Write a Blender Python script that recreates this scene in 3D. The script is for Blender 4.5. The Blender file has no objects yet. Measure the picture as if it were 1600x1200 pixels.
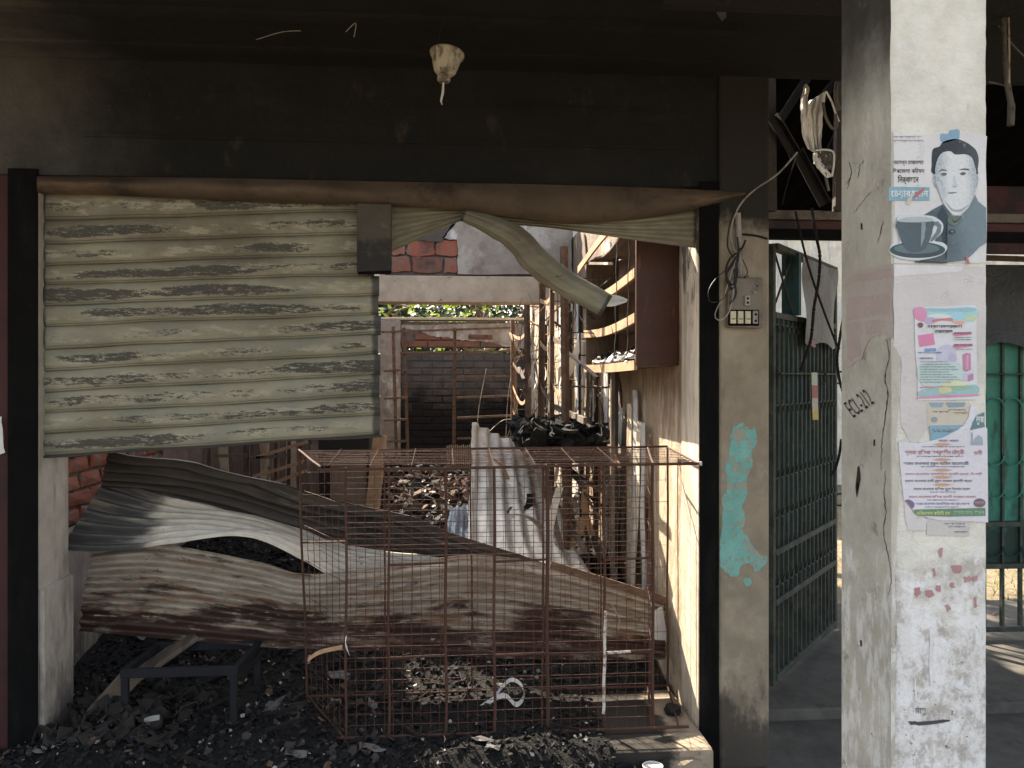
import bpy, bmesh, math, random
from math import sin, cos, pi, radians
from mathutils import Vector, Matrix, noise
from mathutils.geometry import tessellate_polygon

SC = bpy.context.scene
COL = SC.collection
random.seed(7)
# ------------------------------------------------------------------ camera
TH = radians(4.5); F = 1290.0; CZ = 1.5
cam_d = bpy.data.cameras.new('camera'); cam = bpy.data.objects.new('camera', cam_d); COL.objects.link(cam)
cam.location = (0, 0, CZ); cam.rotation_euler = (radians(90), 0, -TH)
cam_d.sensor_width = 36; cam_d.lens = F/1600*36; cam_d.shift_y = -10/1600
cam_d.clip_start = .05; cam_d.clip_end = 600
SC.camera = cam
# ------------------------------------------------------------------ sky and sun
SUN = Vector((-.70, 1.18, 1.12)).normalized()          # towards the sun
elev = math.asin(SUN.z); azim = math.atan2(SUN.x, SUN.y)
world = bpy.data.worlds.new('World'); SC.world = world; world.use_nodes = True
wn = world.node_tree.nodes; wl = world.node_tree.links
sky = wn.new('ShaderNodeTexSky'); sky.sky_type = 'NISHITA'; sky.sun_disc = False
sky.sun_elevation = elev; sky.sun_rotation = azim; sky.air_density = 1.1; sky.dust_density = 2.5; sky.ozone_density = 1.0
bgn = wn['Background']; bgn.inputs[1].default_value = 0.12
hs = wn.new('ShaderNodeHueSaturation'); hs.inputs['Saturation'].default_value = .5      # thin milky haze
wl.new(sky.outputs[0], hs.inputs['Color']); wl.new(hs.outputs[0], bgn.inputs[0])
sl = bpy.data.lights.new('sun', 'SUN'); sl.energy = 5.0; sl.angle = radians(.5); sl.color = (1, .87, .69)
so = bpy.data.objects.new('sun', sl); COL.objects.link(so); so.location = (-5, 10, 9)
so.rotation_euler = (-SUN).to_track_quat('-Z', 'Y').to_euler()
SC.view_settings.view_transform = 'Standard'; SC.view_settings.look = 'None'
SC.view_settings.gamma = 1; SC.view_settings.use_curve_mapping = False
SC.view_settings.exposure = 1.85
SC.render.engine = 'CYCLES'
SC.cycles.max_bounces = 8; SC.cycles.diffuse_bounces = 5

# ------------------------------------------------------------------ pixel rays -> points in the place
ST, CT = sin(TH), cos(TH)
def ray(px, py):
    u = (px-800)/F
    return Vector((ST+u*CT, CT-u*ST, (590-py)/F))
def PY(px, py, Y):
    d = ray(px, py); t = Y/d.y
    return Vector((d.x*t, Y, CZ+d.z*t))
def PX(px, py, X):
    d = ray(px, py); t = X/d.x
    return Vector((X, d.y*t, CZ+d.z*t))
def PZ(px, py, Z):
    d = ray(px, py); t = (Z-CZ)/d.z
    return Vector((d.x*t, d.y*t, Z))

# ------------------------------------------------------------------ materials
def lin(c):
    return tuple(c)+(1,) if len(c) == 3 else c
def nodes(name):
    m = bpy.data.materials.new(name); m.use_nodes = True
    nt = m.node_tree; return m, nt, nt.nodes, nt.links, nt.nodes['Principled BSDF']
def mixc(nt, a, b, f):
    n = nt.nodes.new('ShaderNodeMix'); n.data_type = 'RGBA'
    for s, v in ((n.inputs[6], a), (n.inputs[7], b), (n.inputs[0], f)):
        if hasattr(v, 'is_output'): nt.links.new(v, s)
        elif isinstance(v, (int, float)): s.default_value = v
        else: s.default_value = lin(v)
    return n.outputs[2]
def mth(nt, op, a, b=0.0, c=None):
    n = nt.nodes.new('ShaderNodeMath'); n.operation = op
    for i, v in enumerate((a, b) if c is None else (a, b, c)):
        if hasattr(v, 'is_output'): nt.links.new(v, n.inputs[i])
        else: n.inputs[i].default_value = v
    return n.outputs[0]
def ramp(nt, v, lo, hi, a=0., b=1.):
    n = nt.nodes.new('ShaderNodeMapRange'); n.interpolation_type = 'SMOOTHSTEP'
    nt.links.new(v, n.inputs[0])
    for i, k in enumerate((lo, hi, a, b)): n.inputs[i+1].default_value = k
    return n.outputs[0]
def nz(nt, co, s, detail=6, rough=.6, off=(0, 0, 0), dist=0.):
    mp = nt.nodes.new('ShaderNodeMapping'); nt.links.new(co, mp.inputs[0])
    s = (s, s, s) if isinstance(s, (int, float)) else s
    mp.inputs['Scale'].default_value = s; mp.inputs['Location'].default_value = off
    n = nt.nodes.new('ShaderNodeTexNoise'); nt.links.new(mp.outputs[0], n.inputs['Vector'])
    n.inputs['Scale'].default_value = 1; n.inputs['Detail'].default_value = detail
    n.inputs['Roughness'].default_value = rough; n.inputs['Distortion'].default_value = dist
    return n.outputs['Fac']
MATS = {}
def M(name, base, layers=(), rough=.85, bump=.25, bs=60, metal=0., spec=.3, var=.25, rnd=0., bd=.004, uvs=None):
    """layers: (colour, scale, lo, hi, amount[, (axis, v0, v1, gain)]) each a noise-shaped coat over the base"""
    m, nt, n, l, P = nodes(name)
    g = n.new('ShaderNodeNewGeometry'); co = g.outputs['Position']
    pos = co
    if uvs:
        un = n.new('ShaderNodeUVMap'); un.uv_map = 'UVMap'; mp = n.new('ShaderNodeMapping'); mp.inputs['Scale'].default_value = (uvs[0], uvs[1], 1)
        l.new(un.outputs[0], mp.inputs[0]); co = mp.outputs[0]
    sp = n.new('ShaderNodeSeparateXYZ'); l.new(co, sp.inputs[0])
    f = nz(nt, pos, 9, 5, .65)
    b2 = tuple(min(1, c*(1-var)) for c in base)
    c = mixc(nt, b2, base, ramp(nt, f, .3, .7))
    if rnd:
        oi = n.new('ShaderNodeObjectInfo')
        c = mixc(nt, c, tuple(x*(1-rnd) for x in base), oi.outputs['Random'])
    k = 0
    hs = []
    for L in layers:
        k += 1
        v = nz(nt, co, L[1], 8, .68, (k*3.7, k*1.3, k*2.1))
        if len(L) > 5:
            ax, v0, v1, gain = L[5]
            gr = ramp(nt, sp.outputs['XYZ'.index(ax)], min(v0, v1), max(v0, v1), *((-.5, .5) if v1 > v0 else (.5, -.5)))
            v = mth(nt, 'MULTIPLY_ADD', gr, gain, v)
        fac = ramp(nt, v, L[2], L[3], 0, L[4])
        hs.append(fac)
        c = mixc(nt, c, L[0], fac)
    l.new(c, P.inputs['Base Color'])
    P.inputs['Roughness'].default_value = rough; P.inputs['Metallic'].default_value = metal
    P.inputs['Specular IOR Level'].default_value = spec
    if bump:
        h = nz(nt, pos, bs, 8, .7)
        if hs: h = mth(nt, 'MULTIPLY_ADD', hs[0], -.35, h)
        bp = n.new('ShaderNodeBump'); bp.inputs['Strength'].default_value = bump*1.6; bp.inputs['Distance'].default_value = bd
        l.new(h, bp.inputs['Height']); l.new(bp.outputs[0], P.inputs['Normal'])
    MATS[name] = m
    return m
SOOT = (.012, .0115, .011)
m_soot_glare_wall = M('sooted_plaster_with_glare', (.015, .0145, .014),
    [((.007, .007, .0075), 2.2, .35, .65, .8), ((.115, .111, .108), 1.3, .45, 1.05, .9, ('X', -.2, -2.2, .8)),  # soot, then lens glare painted in as a paler coat towards the left
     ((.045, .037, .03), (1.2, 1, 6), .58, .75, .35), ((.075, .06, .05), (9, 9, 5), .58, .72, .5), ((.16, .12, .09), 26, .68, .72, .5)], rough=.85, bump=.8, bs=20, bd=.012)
m_ceiling = M('sooted_ceiling_with_glare', (.013, .0125, .013), [((.14, .13, .122), 1.2, .45, 1.0, .9, ('X', -.2, -1.9, .8)),  # veiling glare put into the ceiling colour, growing to the left
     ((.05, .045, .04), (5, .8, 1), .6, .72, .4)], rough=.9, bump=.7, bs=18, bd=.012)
m_soottin = M('matt_sooted_tin', (.008, .008, .008), rough=1, spec=0.)
m_maroon = M('maroon_paint', (.05, .015, .015), [(SOOT, 5, .5, .7, .7)], rough=.7)
m_black = M('soot_black_paint', (.006, .006, .006), [((.03, .028, .026), 16, .66, .74, .6), ((.03, .027, .024), (8, 8, 2), .5, .8, .5)], rough=.9, spec=.08, bump=.4, bs=50)
m_reveal = M('grey_plaster', (.46, .41, .35), [((.12, .10, .085), (9, 9, 1.6), .48, .68, .7), ((.05, .045, .04), (6, 6, 2.2), .5, .75, .8, ('Z', 1., .0, .5)),
     ((.42, .39, .34), 18, .6, .7, .5)], bump=.5, bs=30)
m_rreveal = M('cream_scraped_plaster', (.56, .47, .36), [((.72, .64, .52), (14, 14, 2), .45, .6, .7), ((.30, .20, .13), (22, 22, 3), .56, .66, .5),
     ((.05, .04, .035), (12, 12, 4), .5, .66, .9, ('Z', 1.2, 2.4, .5))], bump=.5, bs=34)
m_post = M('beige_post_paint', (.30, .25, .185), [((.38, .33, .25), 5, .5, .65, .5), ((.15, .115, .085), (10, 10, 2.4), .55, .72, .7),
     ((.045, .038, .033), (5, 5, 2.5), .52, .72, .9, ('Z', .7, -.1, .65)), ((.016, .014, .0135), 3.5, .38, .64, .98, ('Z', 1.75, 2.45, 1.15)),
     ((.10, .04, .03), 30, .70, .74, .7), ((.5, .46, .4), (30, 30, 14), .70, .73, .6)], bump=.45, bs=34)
m_teal = M('old_teal_paint', (.20, .45, .40), [((.34, .30, .24), 20, .545, .57, .95), ((.30, .25, .185), 48, .58, .60, .95), ((.14, .34, .31), 20, .5, .7, .5)], bump=.4, bs=44)
m_hood = M('rusty_brown_hood', (.10, .070, .048), [((.20, .125, .08), (2, 2, 9), .52, .68, .6), ((.03, .022, .018), 4, .5, .68, .85), ((.04, .03, .026), 22, .6, .68, .7)], bump=.5, bs=30)
m_plate = M('scorched_steel_plate', (.075, .06, .045), [((.016, .014, .012), 9, .42, .62, .95, ('Z', 2.12, 1.9, .5)), ((.14, .115, .08), 16, .6, .7, .5)], rough=.6, bump=.4)
m_rust = M('rusty_iron_rod', (.105, .05, .034), [((.07, .03, .022), 26, .5, .62, .8), ((.26, .13, .07), 40, .60, .7, .6)], rough=.8, bump=.5, bs=120, rnd=.3)
m_rust2 = M('rusty_angle_iron', (.19, .125, .085), [((.09, .055, .04), 18, .45, .6, .85), ((.32, .22, .14), 30, .6, .7, .5)], rough=.8, bump=.4, bs=90, rnd=.3)
m_darkiron = M('burnt_dark_iron', (.05, .04, .033), [((.12, .07, .045), 20, .55, .66, .7)], rough=.7, bump=.4, bs=90)
m_flake = M('flaking_white_paint', (.62, .58, .53), [((.22, .10, .07), 60, .5, .56, .9)], rough=.7)
m_sheetA = M('sooted_corrugated_iron', (.048, .038, .031), [((.022, .02, .018), (1.6, 9, 5), .44, .64, .9), ((.20, .16, .12), (2.4, 30, 9), .58, .70, .6), ((.30, .26, .2), 60, .70, .72, .6)], rough=.5, metal=.15, bump=.4, bs=40, uvs=(2.4, .4))
m_sheetB = M('bleached_corrugated_iron', (.66, .61, .52), [((.05, .05, .052), (2.2, 9, 7), .46, .70, .95, ('X', .62, .0, 1.0)), ((.34, .31, .27), (2.2, 26, 22), .50, .66, .75),
     ((.06, .05, .045), (30, 60, 1), .63, .68, .85, ('X', .2, 1.4, .04)), ((.45, .37, .28), (1.5, 14, 9), .52, .72, .6), ((.08, .07, .06), (5, 60, 1), .64, .70, .8)], rough=.5, metal=.1, bump=.4, bs=40, uvs=(2.4, .35))
m_sheetC = M('rusted_cream_corrugated_iron', (.41, .355, .285), [((.25, .20, .15), (4, 13, 8), .42, .64, .8), ((.21, .105, .055), (4.5, 16, 3), .48, .64, .8, ('Y', .1, .5, .10)),
     ((.045, .021, .017), (3.2, 9, 11), .49, .60, .95, ('Y', .06, .50, .20)), ((.045, .032, .026), (9, 40, 1), .58, .66, .8), ((.60, .53, .42), (14, 40, 24), .60, .68, .7), ((.03, .025, .02), (60, 60, 3), .63, .67, .85)], rough=.6, bump=.6, bs=60, uvs=(2.5, .55))
m_sheetD = M('grey_zinc_sheet', (.66, .62, .54), [((.30, .28, .25), (5, 20, 2), .5, .68, .6), ((.12, .08, .05), (20, 40, 1), .62, .68, .7)], rough=.5, metal=.15, bump=.3, uvs=(1.4, .6))
m_sheetE = M('blue_grey_zinc_sheet', (.42, .47, .50), [((.2, .2, .2), 20, .55, .7, .6)], rough=.45, metal=.3, bump=.2)
m_mortar = M('ashlar_mortar', (.17, .14, .12), [((.07, .055, .05), 8, .45, .65, .7)], bump=.7, bs=40)
m_iwall = M('smoked_inner_plaster', (.20, .145, .115), [((.06, .045, .04), (6, 6, 1.6), .48, .65, .85), ((.36, .27, .21), (10, 10, 2.6), .58, .68, .6), ((.25, .08, .05), 7, .64, .7, .6)], bump=.6, bs=24)
m_parti = M('weathered_grey_render', (.36, .305, .255), [((.50, .46, .41), 4.5, .48, .62, .7), ((.19, .155, .13), 7, .5, .66, .7), ((.66, .65, .63), (7, 7, 3), .57, .66, .7), ((.08, .06, .05), 26, .66, .7, .7)], bump=.5, bs=24)
m_beam = M('buff_concrete_beam', (.60, .48, .36), [((.70, .59, .46), 3, .5, .7, .5), ((.12, .07, .045), 14, .64, .69, .8), ((.14, .11, .09), 2.2, .6, .75, .7)], bump=.45, bs=26)
m_rearlow = M('fire_blackened_mortar', (.095, .088, .085), [((.012, .011, .011), 2.2, .42, .74, .97, ('Z', 1.9, .8, .75))], bump=.5, bs=24)
m_rightwall = M('peeling_cream_wall', (.52, .41, .29), [((.30, .19, .12), (7, 7, 2), .5, .62, .75), ((.66, .57, .46), (12, 12, 3), .55, .64, .7), ((.09, .06, .045), (9, 9, 2.4), .60, .68, .85),
     ((.10, .07, .055), 5, .5, .7, .7, ('Z', 1.5, 2.4, .4))], bump=.7, bs=20, bd=.01)
m_creamstrip = M('cream_lining', (.74, .62, .47), [((.42, .27, .16), (9, 9, 2), .54, .64, .8), ((.84, .78, .68), (12, 12, 3), .5, .6, .7), ((.07, .05, .04), (14, 14, 4), .64, .69, .85)], bump=.6, bs=30)
m_red = M('red_brown_varnished_board', (.07, .026, .017), [((.055, .025, .018), (9, 9, 1.4), .48, .66, .75, ('Z', 1.6, 2.2, .4)), ((.22, .085, .05), (16, 16, 2), .6, .7, .5), ((.02, .015, .012), 24, .66, .7, .9)], rough=.45, bump=.2)
m_wood = M('raw_lath_wood', (.48, .30, .17), [((.30, .16, .09), (22, 3, 22), .5, .64, .6), ((.06, .035, .02), 18, .66, .72, .8)], rough=.8, bump=.4)
m_wood2 = M('dull_grey_plank', (.16, .125, .095), [((.07, .055, .045), (18, 4, 4), .5, .64, .8), ((.26, .2, .15), 10, .6, .7, .5)], rough=.8, bump=.5)
m_char = M('charred_wood', (.018, .015, .014), [((.07, .05, .04), 14, .62, .7, .5)], rough=.75, bump=.7)
m_ash = M('ash_and_char_litter', (.016, .015, .0145), [((.010, .010, .010), 5, .42, .6, .8), ((.10, .085, .07), 22, .62, .7, .55), ((.17, .16, .15), 60, .68, .72, .45)], rough=.95, bump=1., bs=45, bd=.015)
m_ash2 = M('loose_black_flakes', (.013, .012, .012), [((.026, .024, .022), 18, .52, .62, .6), ((.07, .065, .06), 30, .70, .74, .5)], rough=.85, bump=.5)
m_brown_chip = M('brown_litter', (.12, .08, .055), [((.05, .035, .03), 12, .5, .6, .7)], rough=.9)
m_char2 = M('crusted_char', (.020, .017, .015), [((.03, .026, .022), 9, .5, .62, .8), ((.08, .07, .06), 26, .66, .72, .5)], rough=.95, bump=1, bs=30, bd=.012)
m_ashgrey = M('grey_ash', (.055, .05, .046), [((.04, .037, .034), 12, .45, .6, .8), ((.26, .25, .23), 30, .62, .7, .6)], rough=.95, bump=.8, bs=40)
m_paperash = M('sooty_paper', (.16, .155, .15), [((.05, .047, .045), 26, .48, .62, .8), ((.4, .39, .37), 40, .64, .68, .8)], rough=.9)
m_rubble = M('dusty_dark_rubble', (.032, .028, .024), [((.025, .022, .02), 9, .45, .6, .8), ((.2, .18, .15), 26, .62, .7, .6)], rough=.95, bump=.8, bs=30)
m_pale = M('pale_ash_flakes', (.42, .40, .37), [((.15, .14, .13), 16, .5, .62, .7)], rough=.85)
m_white = M('white_plastic', (.68, .67, .64), [((.35, .33, .3), 16, .56, .7, .5)], rough=.5)
m_pink = M('faded_pink_paper', (.50, .22, .22), [((.55, .5, .42), 22, .5, .6, .8)], rough=.85)
m_thresh = M('dusty_concrete_threshold', (.34, .27, .20), [((.22, .17, .13), 6, .5, .64, .6), ((.02, .018, .016), 5.5, .40, .56, .97, ('X', 1.04, .66, .95)), ((.1, .07, .05), 20, .6, .66, .6)], bump=.6, bs=30)
m_floor = M('grey_veranda_concrete', (.13, .12, .105), [((.07, .065, .06), 3, .45, .65, .8), ((.22, .2, .17), 28, .66, .7, .6), ((.03, .028, .026), 8, .6, .68, .6)], rough=.9, bump=.4, bs=30)
m_ground = M('dry_yard_earth', (.30, .24, .165), [((.20, .155, .10), 1.6, .45, .62, .8), ((.09, .13, .04), 2.2, .53, .62, .75), ((.42, .35, .25), 6, .6, .7, .5), ((.12, .09, .06), 20, .6, .7, .6)], rough=1, bump=.9, bs=12, bd=.02)
m_pillar = M('cream_pillar_limewash', (.80, .785, .71), [((.62, .57, .49), 3.2, .52, .70, .5), ((.42, .38, .35), 8, .47, .72, .75, ('Z', 1.26, 1.08, .35)), ((.84, .84, .84), (14, 14, 18), .47, .66, .8, ('Z', 1.28, 1.0, .22)),
     ((.34, .30, .27), (34, 34, 26), .54, .68, .6, ('Z', 1.28, .9, .15)), ((.86, .86, .87), (40, 40, 22), .56, .66, .7, ('Z', 1.28, 1.0, .15)),
     ((.55, .30, .28), (16, 16, 20), .62, .74, .5, ('Z', 1.28, 1.05, .06)), ((.45, .13, .12), (26, 26, 17), .70, .74, .7), ((.08, .065, .055), 70, .67, .71, .8, ('Z', 1.25, .85, .1)), ((.50, .40, .32), (7, 7, 12), .70, .78, .5)], rough=.8, bump=.8, bs=30, bd=.006)
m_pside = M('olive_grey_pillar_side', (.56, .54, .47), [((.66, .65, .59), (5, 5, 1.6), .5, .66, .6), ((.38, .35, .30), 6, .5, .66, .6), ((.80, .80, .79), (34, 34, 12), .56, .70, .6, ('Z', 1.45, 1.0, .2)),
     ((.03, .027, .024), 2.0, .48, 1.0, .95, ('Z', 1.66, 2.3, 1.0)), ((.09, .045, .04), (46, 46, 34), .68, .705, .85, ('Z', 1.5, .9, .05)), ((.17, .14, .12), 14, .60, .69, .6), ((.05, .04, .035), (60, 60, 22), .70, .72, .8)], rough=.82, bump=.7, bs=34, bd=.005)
m_crack = M('dark_crack', (.035, .028, .024), [], bump=0)
m_green = M('green_gate_paint', (.06, .27, .20), [((.022, .05, .042), (12, 12, 3), .5, .66, .8), ((.012, .013, .012), 5, .5, .7, .85, ('Z', 1.0, .45, .6)), ((.45, .45, .42), 40, .71, .73, .8), ((.12, .07, .04), 26, .66, .7, .7)], rough=.5, bump=.35)
m_green2 = M('blue_green_gate_paint', (.038, .095, .10), [((.02, .11, .20), (4, 4, 1.5), .55, .63, .7), ((.016, .03, .026), (14, 14, 3), .5, .64, .8), ((.012, .012, .011), 5, .5, .7, .85, ('Z', 1.0, .5, .6)), ((.45, .45, .42), (50, 50, 18), .70, .73, .8)], rough=.55, bump=.35)
m_gatebar = M('grimy_gate_bar', (.055, .068, .056), [((.11, .10, .075), 20, .5, .62, .6), ((.02, .02, .018), 9, .5, .62, .6)], rough=.65, bump=.4)
m_tarp = M('sooty_tarpaulin', (.025, .026, .027), [((.06, .06, .06), 4, .55, .7, .5)], rough=.4, spec=.5, bump=.4, bs=10, bd=.03)
m_bag = M('grey_plastic_sheet', (.17, .155, .135), [((.28, .26, .24), (6, 6, 3), .55, .68, .6), ((.08, .07, .06), 5, .55, .7, .6)], rough=.4, spec=.5, bump=.6, bs=9, bd=.03)
m_limewall = M('streaked_limewash_wall', (.78, .73, .62), [((.40, .43, .48), (5, 1, .9), .46, .68, .7), ((.46, .34, .22), (7, 1, 1.1), .50, .68, .6), ((.20, .20, .22), (18, 1, 1.6), .54, .72, .7)], bump=.4, bs=16)
m_transom_red = M('dark_red_transom', (.075, .022, .022), [(SOOT, 6, .45, .62, .8)], rough=.6)
m_transom = M('sooty_grey_flange', (.15, .125, .105), [((.05, .04, .035), 9, .45, .62, .8)], rough=.7)
m_rope = M('charred_rope', (.012, .011, .011), [], rough=.9, bump=.6, bs=150)
m_cable = M('black_cable', (.014, .013, .013), [], rough=.5, bump=.1)
m_cablew = M('dirty_white_cable', (.34, .31, .27), [((.12, .1, .085), 16, .5, .62, .7)], rough=.6, bump=.1)
m_pvc = M('dirty_white_conduit', (.36, .33, .29), [((.10, .08, .07), 14, .48, .62, .8)], rough=.6)
m_board = M('grimy_switchboard_plastic', (.22, .185, .15), [((.09, .075, .065), 16, .48, .62, .7), ((.35, .31, .26), 30, .62, .68, .5)], rough=.6)
m_cream = M('yellowed_switch_plastic', (.62, .58, .40), [((.35, .3, .2), 50, .56, .64, .6)], rough=.45, bump=.1)
m_holder = M('scorched_lamp_shade', (.46, .41, .33), [((.10, .075, .055), (40, 40, 16), .47, .60, .85), ((.6, .54, .44), 30, .6, .7, .5)], rough=.6, bump=.3)
m_melt = M('melted_white_plastic', (.82, .81, .80), [((.28, .26, .25), 26, .56, .68, .7)], rough=.35, spec=.5, bump=.4, bs=30)
m_melt2 = M('sooty_melted_plastic', (.13, .12, .11), [((.04, .036, .033), 26, .5, .62, .7)], rough=.45, bump=.4, bs=30)
m_scrap = M('grey_flat_iron', (.024, .025, .028), [((.10, .09, .085), 22, .62, .7, .5), ((.02, .02, .022), 5, .5, .6, .6)], rough=.85, spec=.1, bump=.4)
m_bark = M('tree_bark', (.13, .10, .07), [], bump=.8, bs=24)
def leafmat(name, c, c2):
    m, nt, n, l, P = nodes(name)
    g = n.new('ShaderNodeNewGeometry'); f = nz(nt, g.outputs['Position'], 5, 3)
    l.new(mixc(nt, c, c2, ramp(nt, f, .35, .65)), P.inputs['Base Color'])
    P.inputs['Roughness'].default_value = .55
    tr = n.new('ShaderNodeBsdfTranslucent'); tr.inputs[0].default_value = lin((c2[0]*1.7, c2[1]*1.6, c2[2]*1.0))
    mx = n.new('ShaderNodeMixShader'); mx.inputs[0].default_value = .5 if c2[1] > .06 else .12
    l.new(P.outputs[0], mx.inputs[1]); l.new(tr.outputs[0], mx.inputs[2]); l.new(mx.outputs[0], n['Material Output'].inputs[0])
    return m
m_leaf = leafmat('tree_leaves', (.04, .08, .02), (.09, .13, .025)); m_leaf2 = leafmat('dark_leaves', (.012, .026, .010), (.028, .048, .014))
m_grass = leafmat('grass_blades', (.07, .12, .025), (.16, .17, .05))
# paints for flat print
_pm = {}
def ink(c, rough=.6):
    k = tuple(round(x, 3) for x in c)
    mu = sum(c)/3
    if max(c)-min(c) > .12: c = tuple(.72*x+.28*(.35*mu+.38) for x in c)
    if k not in _pm:
        _pm[k] = M('print_ink_%d' % len(_pm), c, [(tuple(min(1, x*1.35+.06) for x in c), 30, .60, .70, .55), (tuple(min(.8, .5+.3*x) for x in c), 11, .68, .72, .5)], rough=rough, bump=.6, bs=13, var=.12, bd=.006)
    return _pm[k]
# brick colour
def brickmat(name, ca, cb, cc, soot=.4, var=.5):
    m, nt, n, l, P = nodes(name)
    g = n.new('ShaderNodeNewGeometry'); co = g.outputs['Position']
    oi = n.new('ShaderNodeObjectInfo')
    c = mixc(nt, ca, cb, oi.outputs['Random'])
    c = mixc(nt, c, cc, ramp(nt, nz(nt, co, 13, 7, .7), .44, .62, 0, .9))
    c = mixc(nt, c, (.03, .025, .023), ramp(nt, nz(nt, co, 4, 6, .6, (4, 4, 4)), .5, .68, 0, soot))
    l.new(c, P.inputs['Base Color']); P.inputs['Roughness'].default_value = .9
    bp = n.new('ShaderNodeBump'); bp.inputs['Strength'].default_value = .8; bp.inputs['Distance'].default_value = .008
    l.new(nz(nt, co, 40, 8, .7), bp.inputs['Height']); l.new(bp.outputs[0], P.inputs['Normal'])
    return m
m_brick = brickmat('orange_red_brick', (.40, .105, .055), (.27, .10, .065), (.21, .15, .12), .6)
m_brick_dull = brickmat('dull_red_brick', (.26, .10, .065), (.20, .085, .06), (.15, .095, .075), .7)
m_brick_black = M('smoked_grey_brick', (.13, .12, .118), [((.07, .065, .063), 9, .45, .62, .7), ((.013, .012, .012), 2.2, .42, .74, .97, ('Z', 1.9, .8, .75))], bump=.6, bs=30, rnd=.22)
# shutter paint: blisters follow each slat's crown
def slatmat(name, burn):
    m, nt, n, l, P = nodes(name)
    g = n.new('ShaderNodeNewGeometry'); co = g.outputs['Position']
    uv = n.new('ShaderNodeUVMap'); uv.uv_map = 'UVMap'; sp = n.new('ShaderNodeSeparateXYZ'); l.new(uv.outputs[0], sp.inputs[0])
    pz = n.new('ShaderNodeSeparateXYZ'); l.new(co, pz.inputs[0])
    crown = ramp(nt, mth(nt, 'ABSOLUTE', mth(nt, 'SUBTRACT', sp.outputs[1], .50)), .08, .44, .5, -.5)
    base = mixc(nt, (.20, .185, .13), (.30, .28, .205), ramp(nt, nz(nt, co, (2.5, 5, 8), 6, .6), .35, .65))
    base = mixc(nt, base, (.19, .195, .165), ramp(nt, nz(nt, co, (4, 4, 10), 6, .6, (2, 2, 2)), .48, .64, 0, .6))
    base = mixc(nt, base, (.11, .085, .06), ramp(nt, mth(nt, 'MULTIPLY_ADD', ramp(nt, pz.outputs[2], 1.5, 2.25, -.5, .5), .4, nz(nt, co, 3, 5, .6, (5, 2, 2))), .48, .78, 0, .65))
    pale = ramp(nt, mth(nt, 'MULTIPLY_ADD', crown, .18, nz(nt, co, (9, 9, 34), 9, .75, (1, 7, 1))), .57, .66, 0, .45 if burn >= 0 else .12)
    c = mixc(nt, base, (.44, .41, .31), pale)
    big = nz(nt, co, (2.4, 3, 10), 3, .5, (9, 1, 3))
    fine = nz(nt, co, (19, 19, 125), 10, .84, (3, 3, 8))
    reg = ramp(nt, mth(nt, 'MULTIPLY_ADD', crown, .27, big), .50-burn*2, .72-burn*2, -.12, .105)
    wide = ramp(nt, nz(nt, co, (1.1, 1.1, 2.2), 4, .6, (6, 6, 1)), .38, .62, -.05, .03)
    v = mth(nt, 'ADD', mth(nt, 'ADD', fine, reg), wide)
    v = mth(nt, 'MULTIPLY_ADD', mth(nt, 'SUBTRACT', nz(nt, co, (75, 75, 190), 6, .8, (2, 9, 4)), .5), .34, v)
    dark = ramp(nt, v, .550, .566, 0, .92)
    halo = ramp(nt, v, .525, .555, 0, .55)
    c = mixc(nt, c, (.48, .45, .34), halo)
    c = mixc(nt, c, (.035, .033, .030), dark)
    seam = ramp(nt, sp.outputs[1], .87, .97, 0, .85 if burn >= 0 else 0)
    c = mixc(nt, c, (.045, .04, .032), seam)
    c = mixc(nt, c, (.07, .06, .045), ramp(nt, mth(nt, 'ABSOLUTE', mth(nt, 'SUBTRACT', sp.outputs[1], .835)), .006, .022, .7 if burn >= 0 else 0, 0))
    # sooty ends
    e = mth(nt, 'MULTIPLY_ADD', ramp(nt, sp.outputs[0], .955, 1.0), .6, mth(nt, 'MULTIPLY', nz(nt, co, 12, 6, .6), .5))
    c = mixc(nt, c, (.035, .035, .036), ramp(nt, e, .45, .7, 0, .85))
    e2 = mth(nt, 'MULTIPLY_ADD', ramp(nt, sp.outputs[0], .04, .0), .6, mth(nt, 'MULTIPLY', nz(nt, co, 14, 6, .6, (7, 0, 0)), .5))
    c = mixc(nt, c, (.03, .03, .03), ramp(nt, e2, .42, .66, 0, .9))
    l.new(c, P.inputs['Base Color']); P.inputs['Roughness'].default_value = .62; P.inputs['Specular IOR Level'].default_value = .3
    bp = n.new('ShaderNodeBump'); bp.inputs['Strength'].default_value = .5; bp.inputs['Distance'].default_value = .003
    h = mth(nt, 'MULTIPLY_ADD', v, 1.0, nz(nt, co, 60, 6, .7))
    l.new(h, bp.inputs['Height']); l.new(bp.outputs[0], P.inputs['Normal'])
    return m
m_slat = slatmat('blistered_olive_shutter_paint', 0.0)
m_slat2 = slatmat('olive_torn_slat_paint', -.06)

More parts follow.
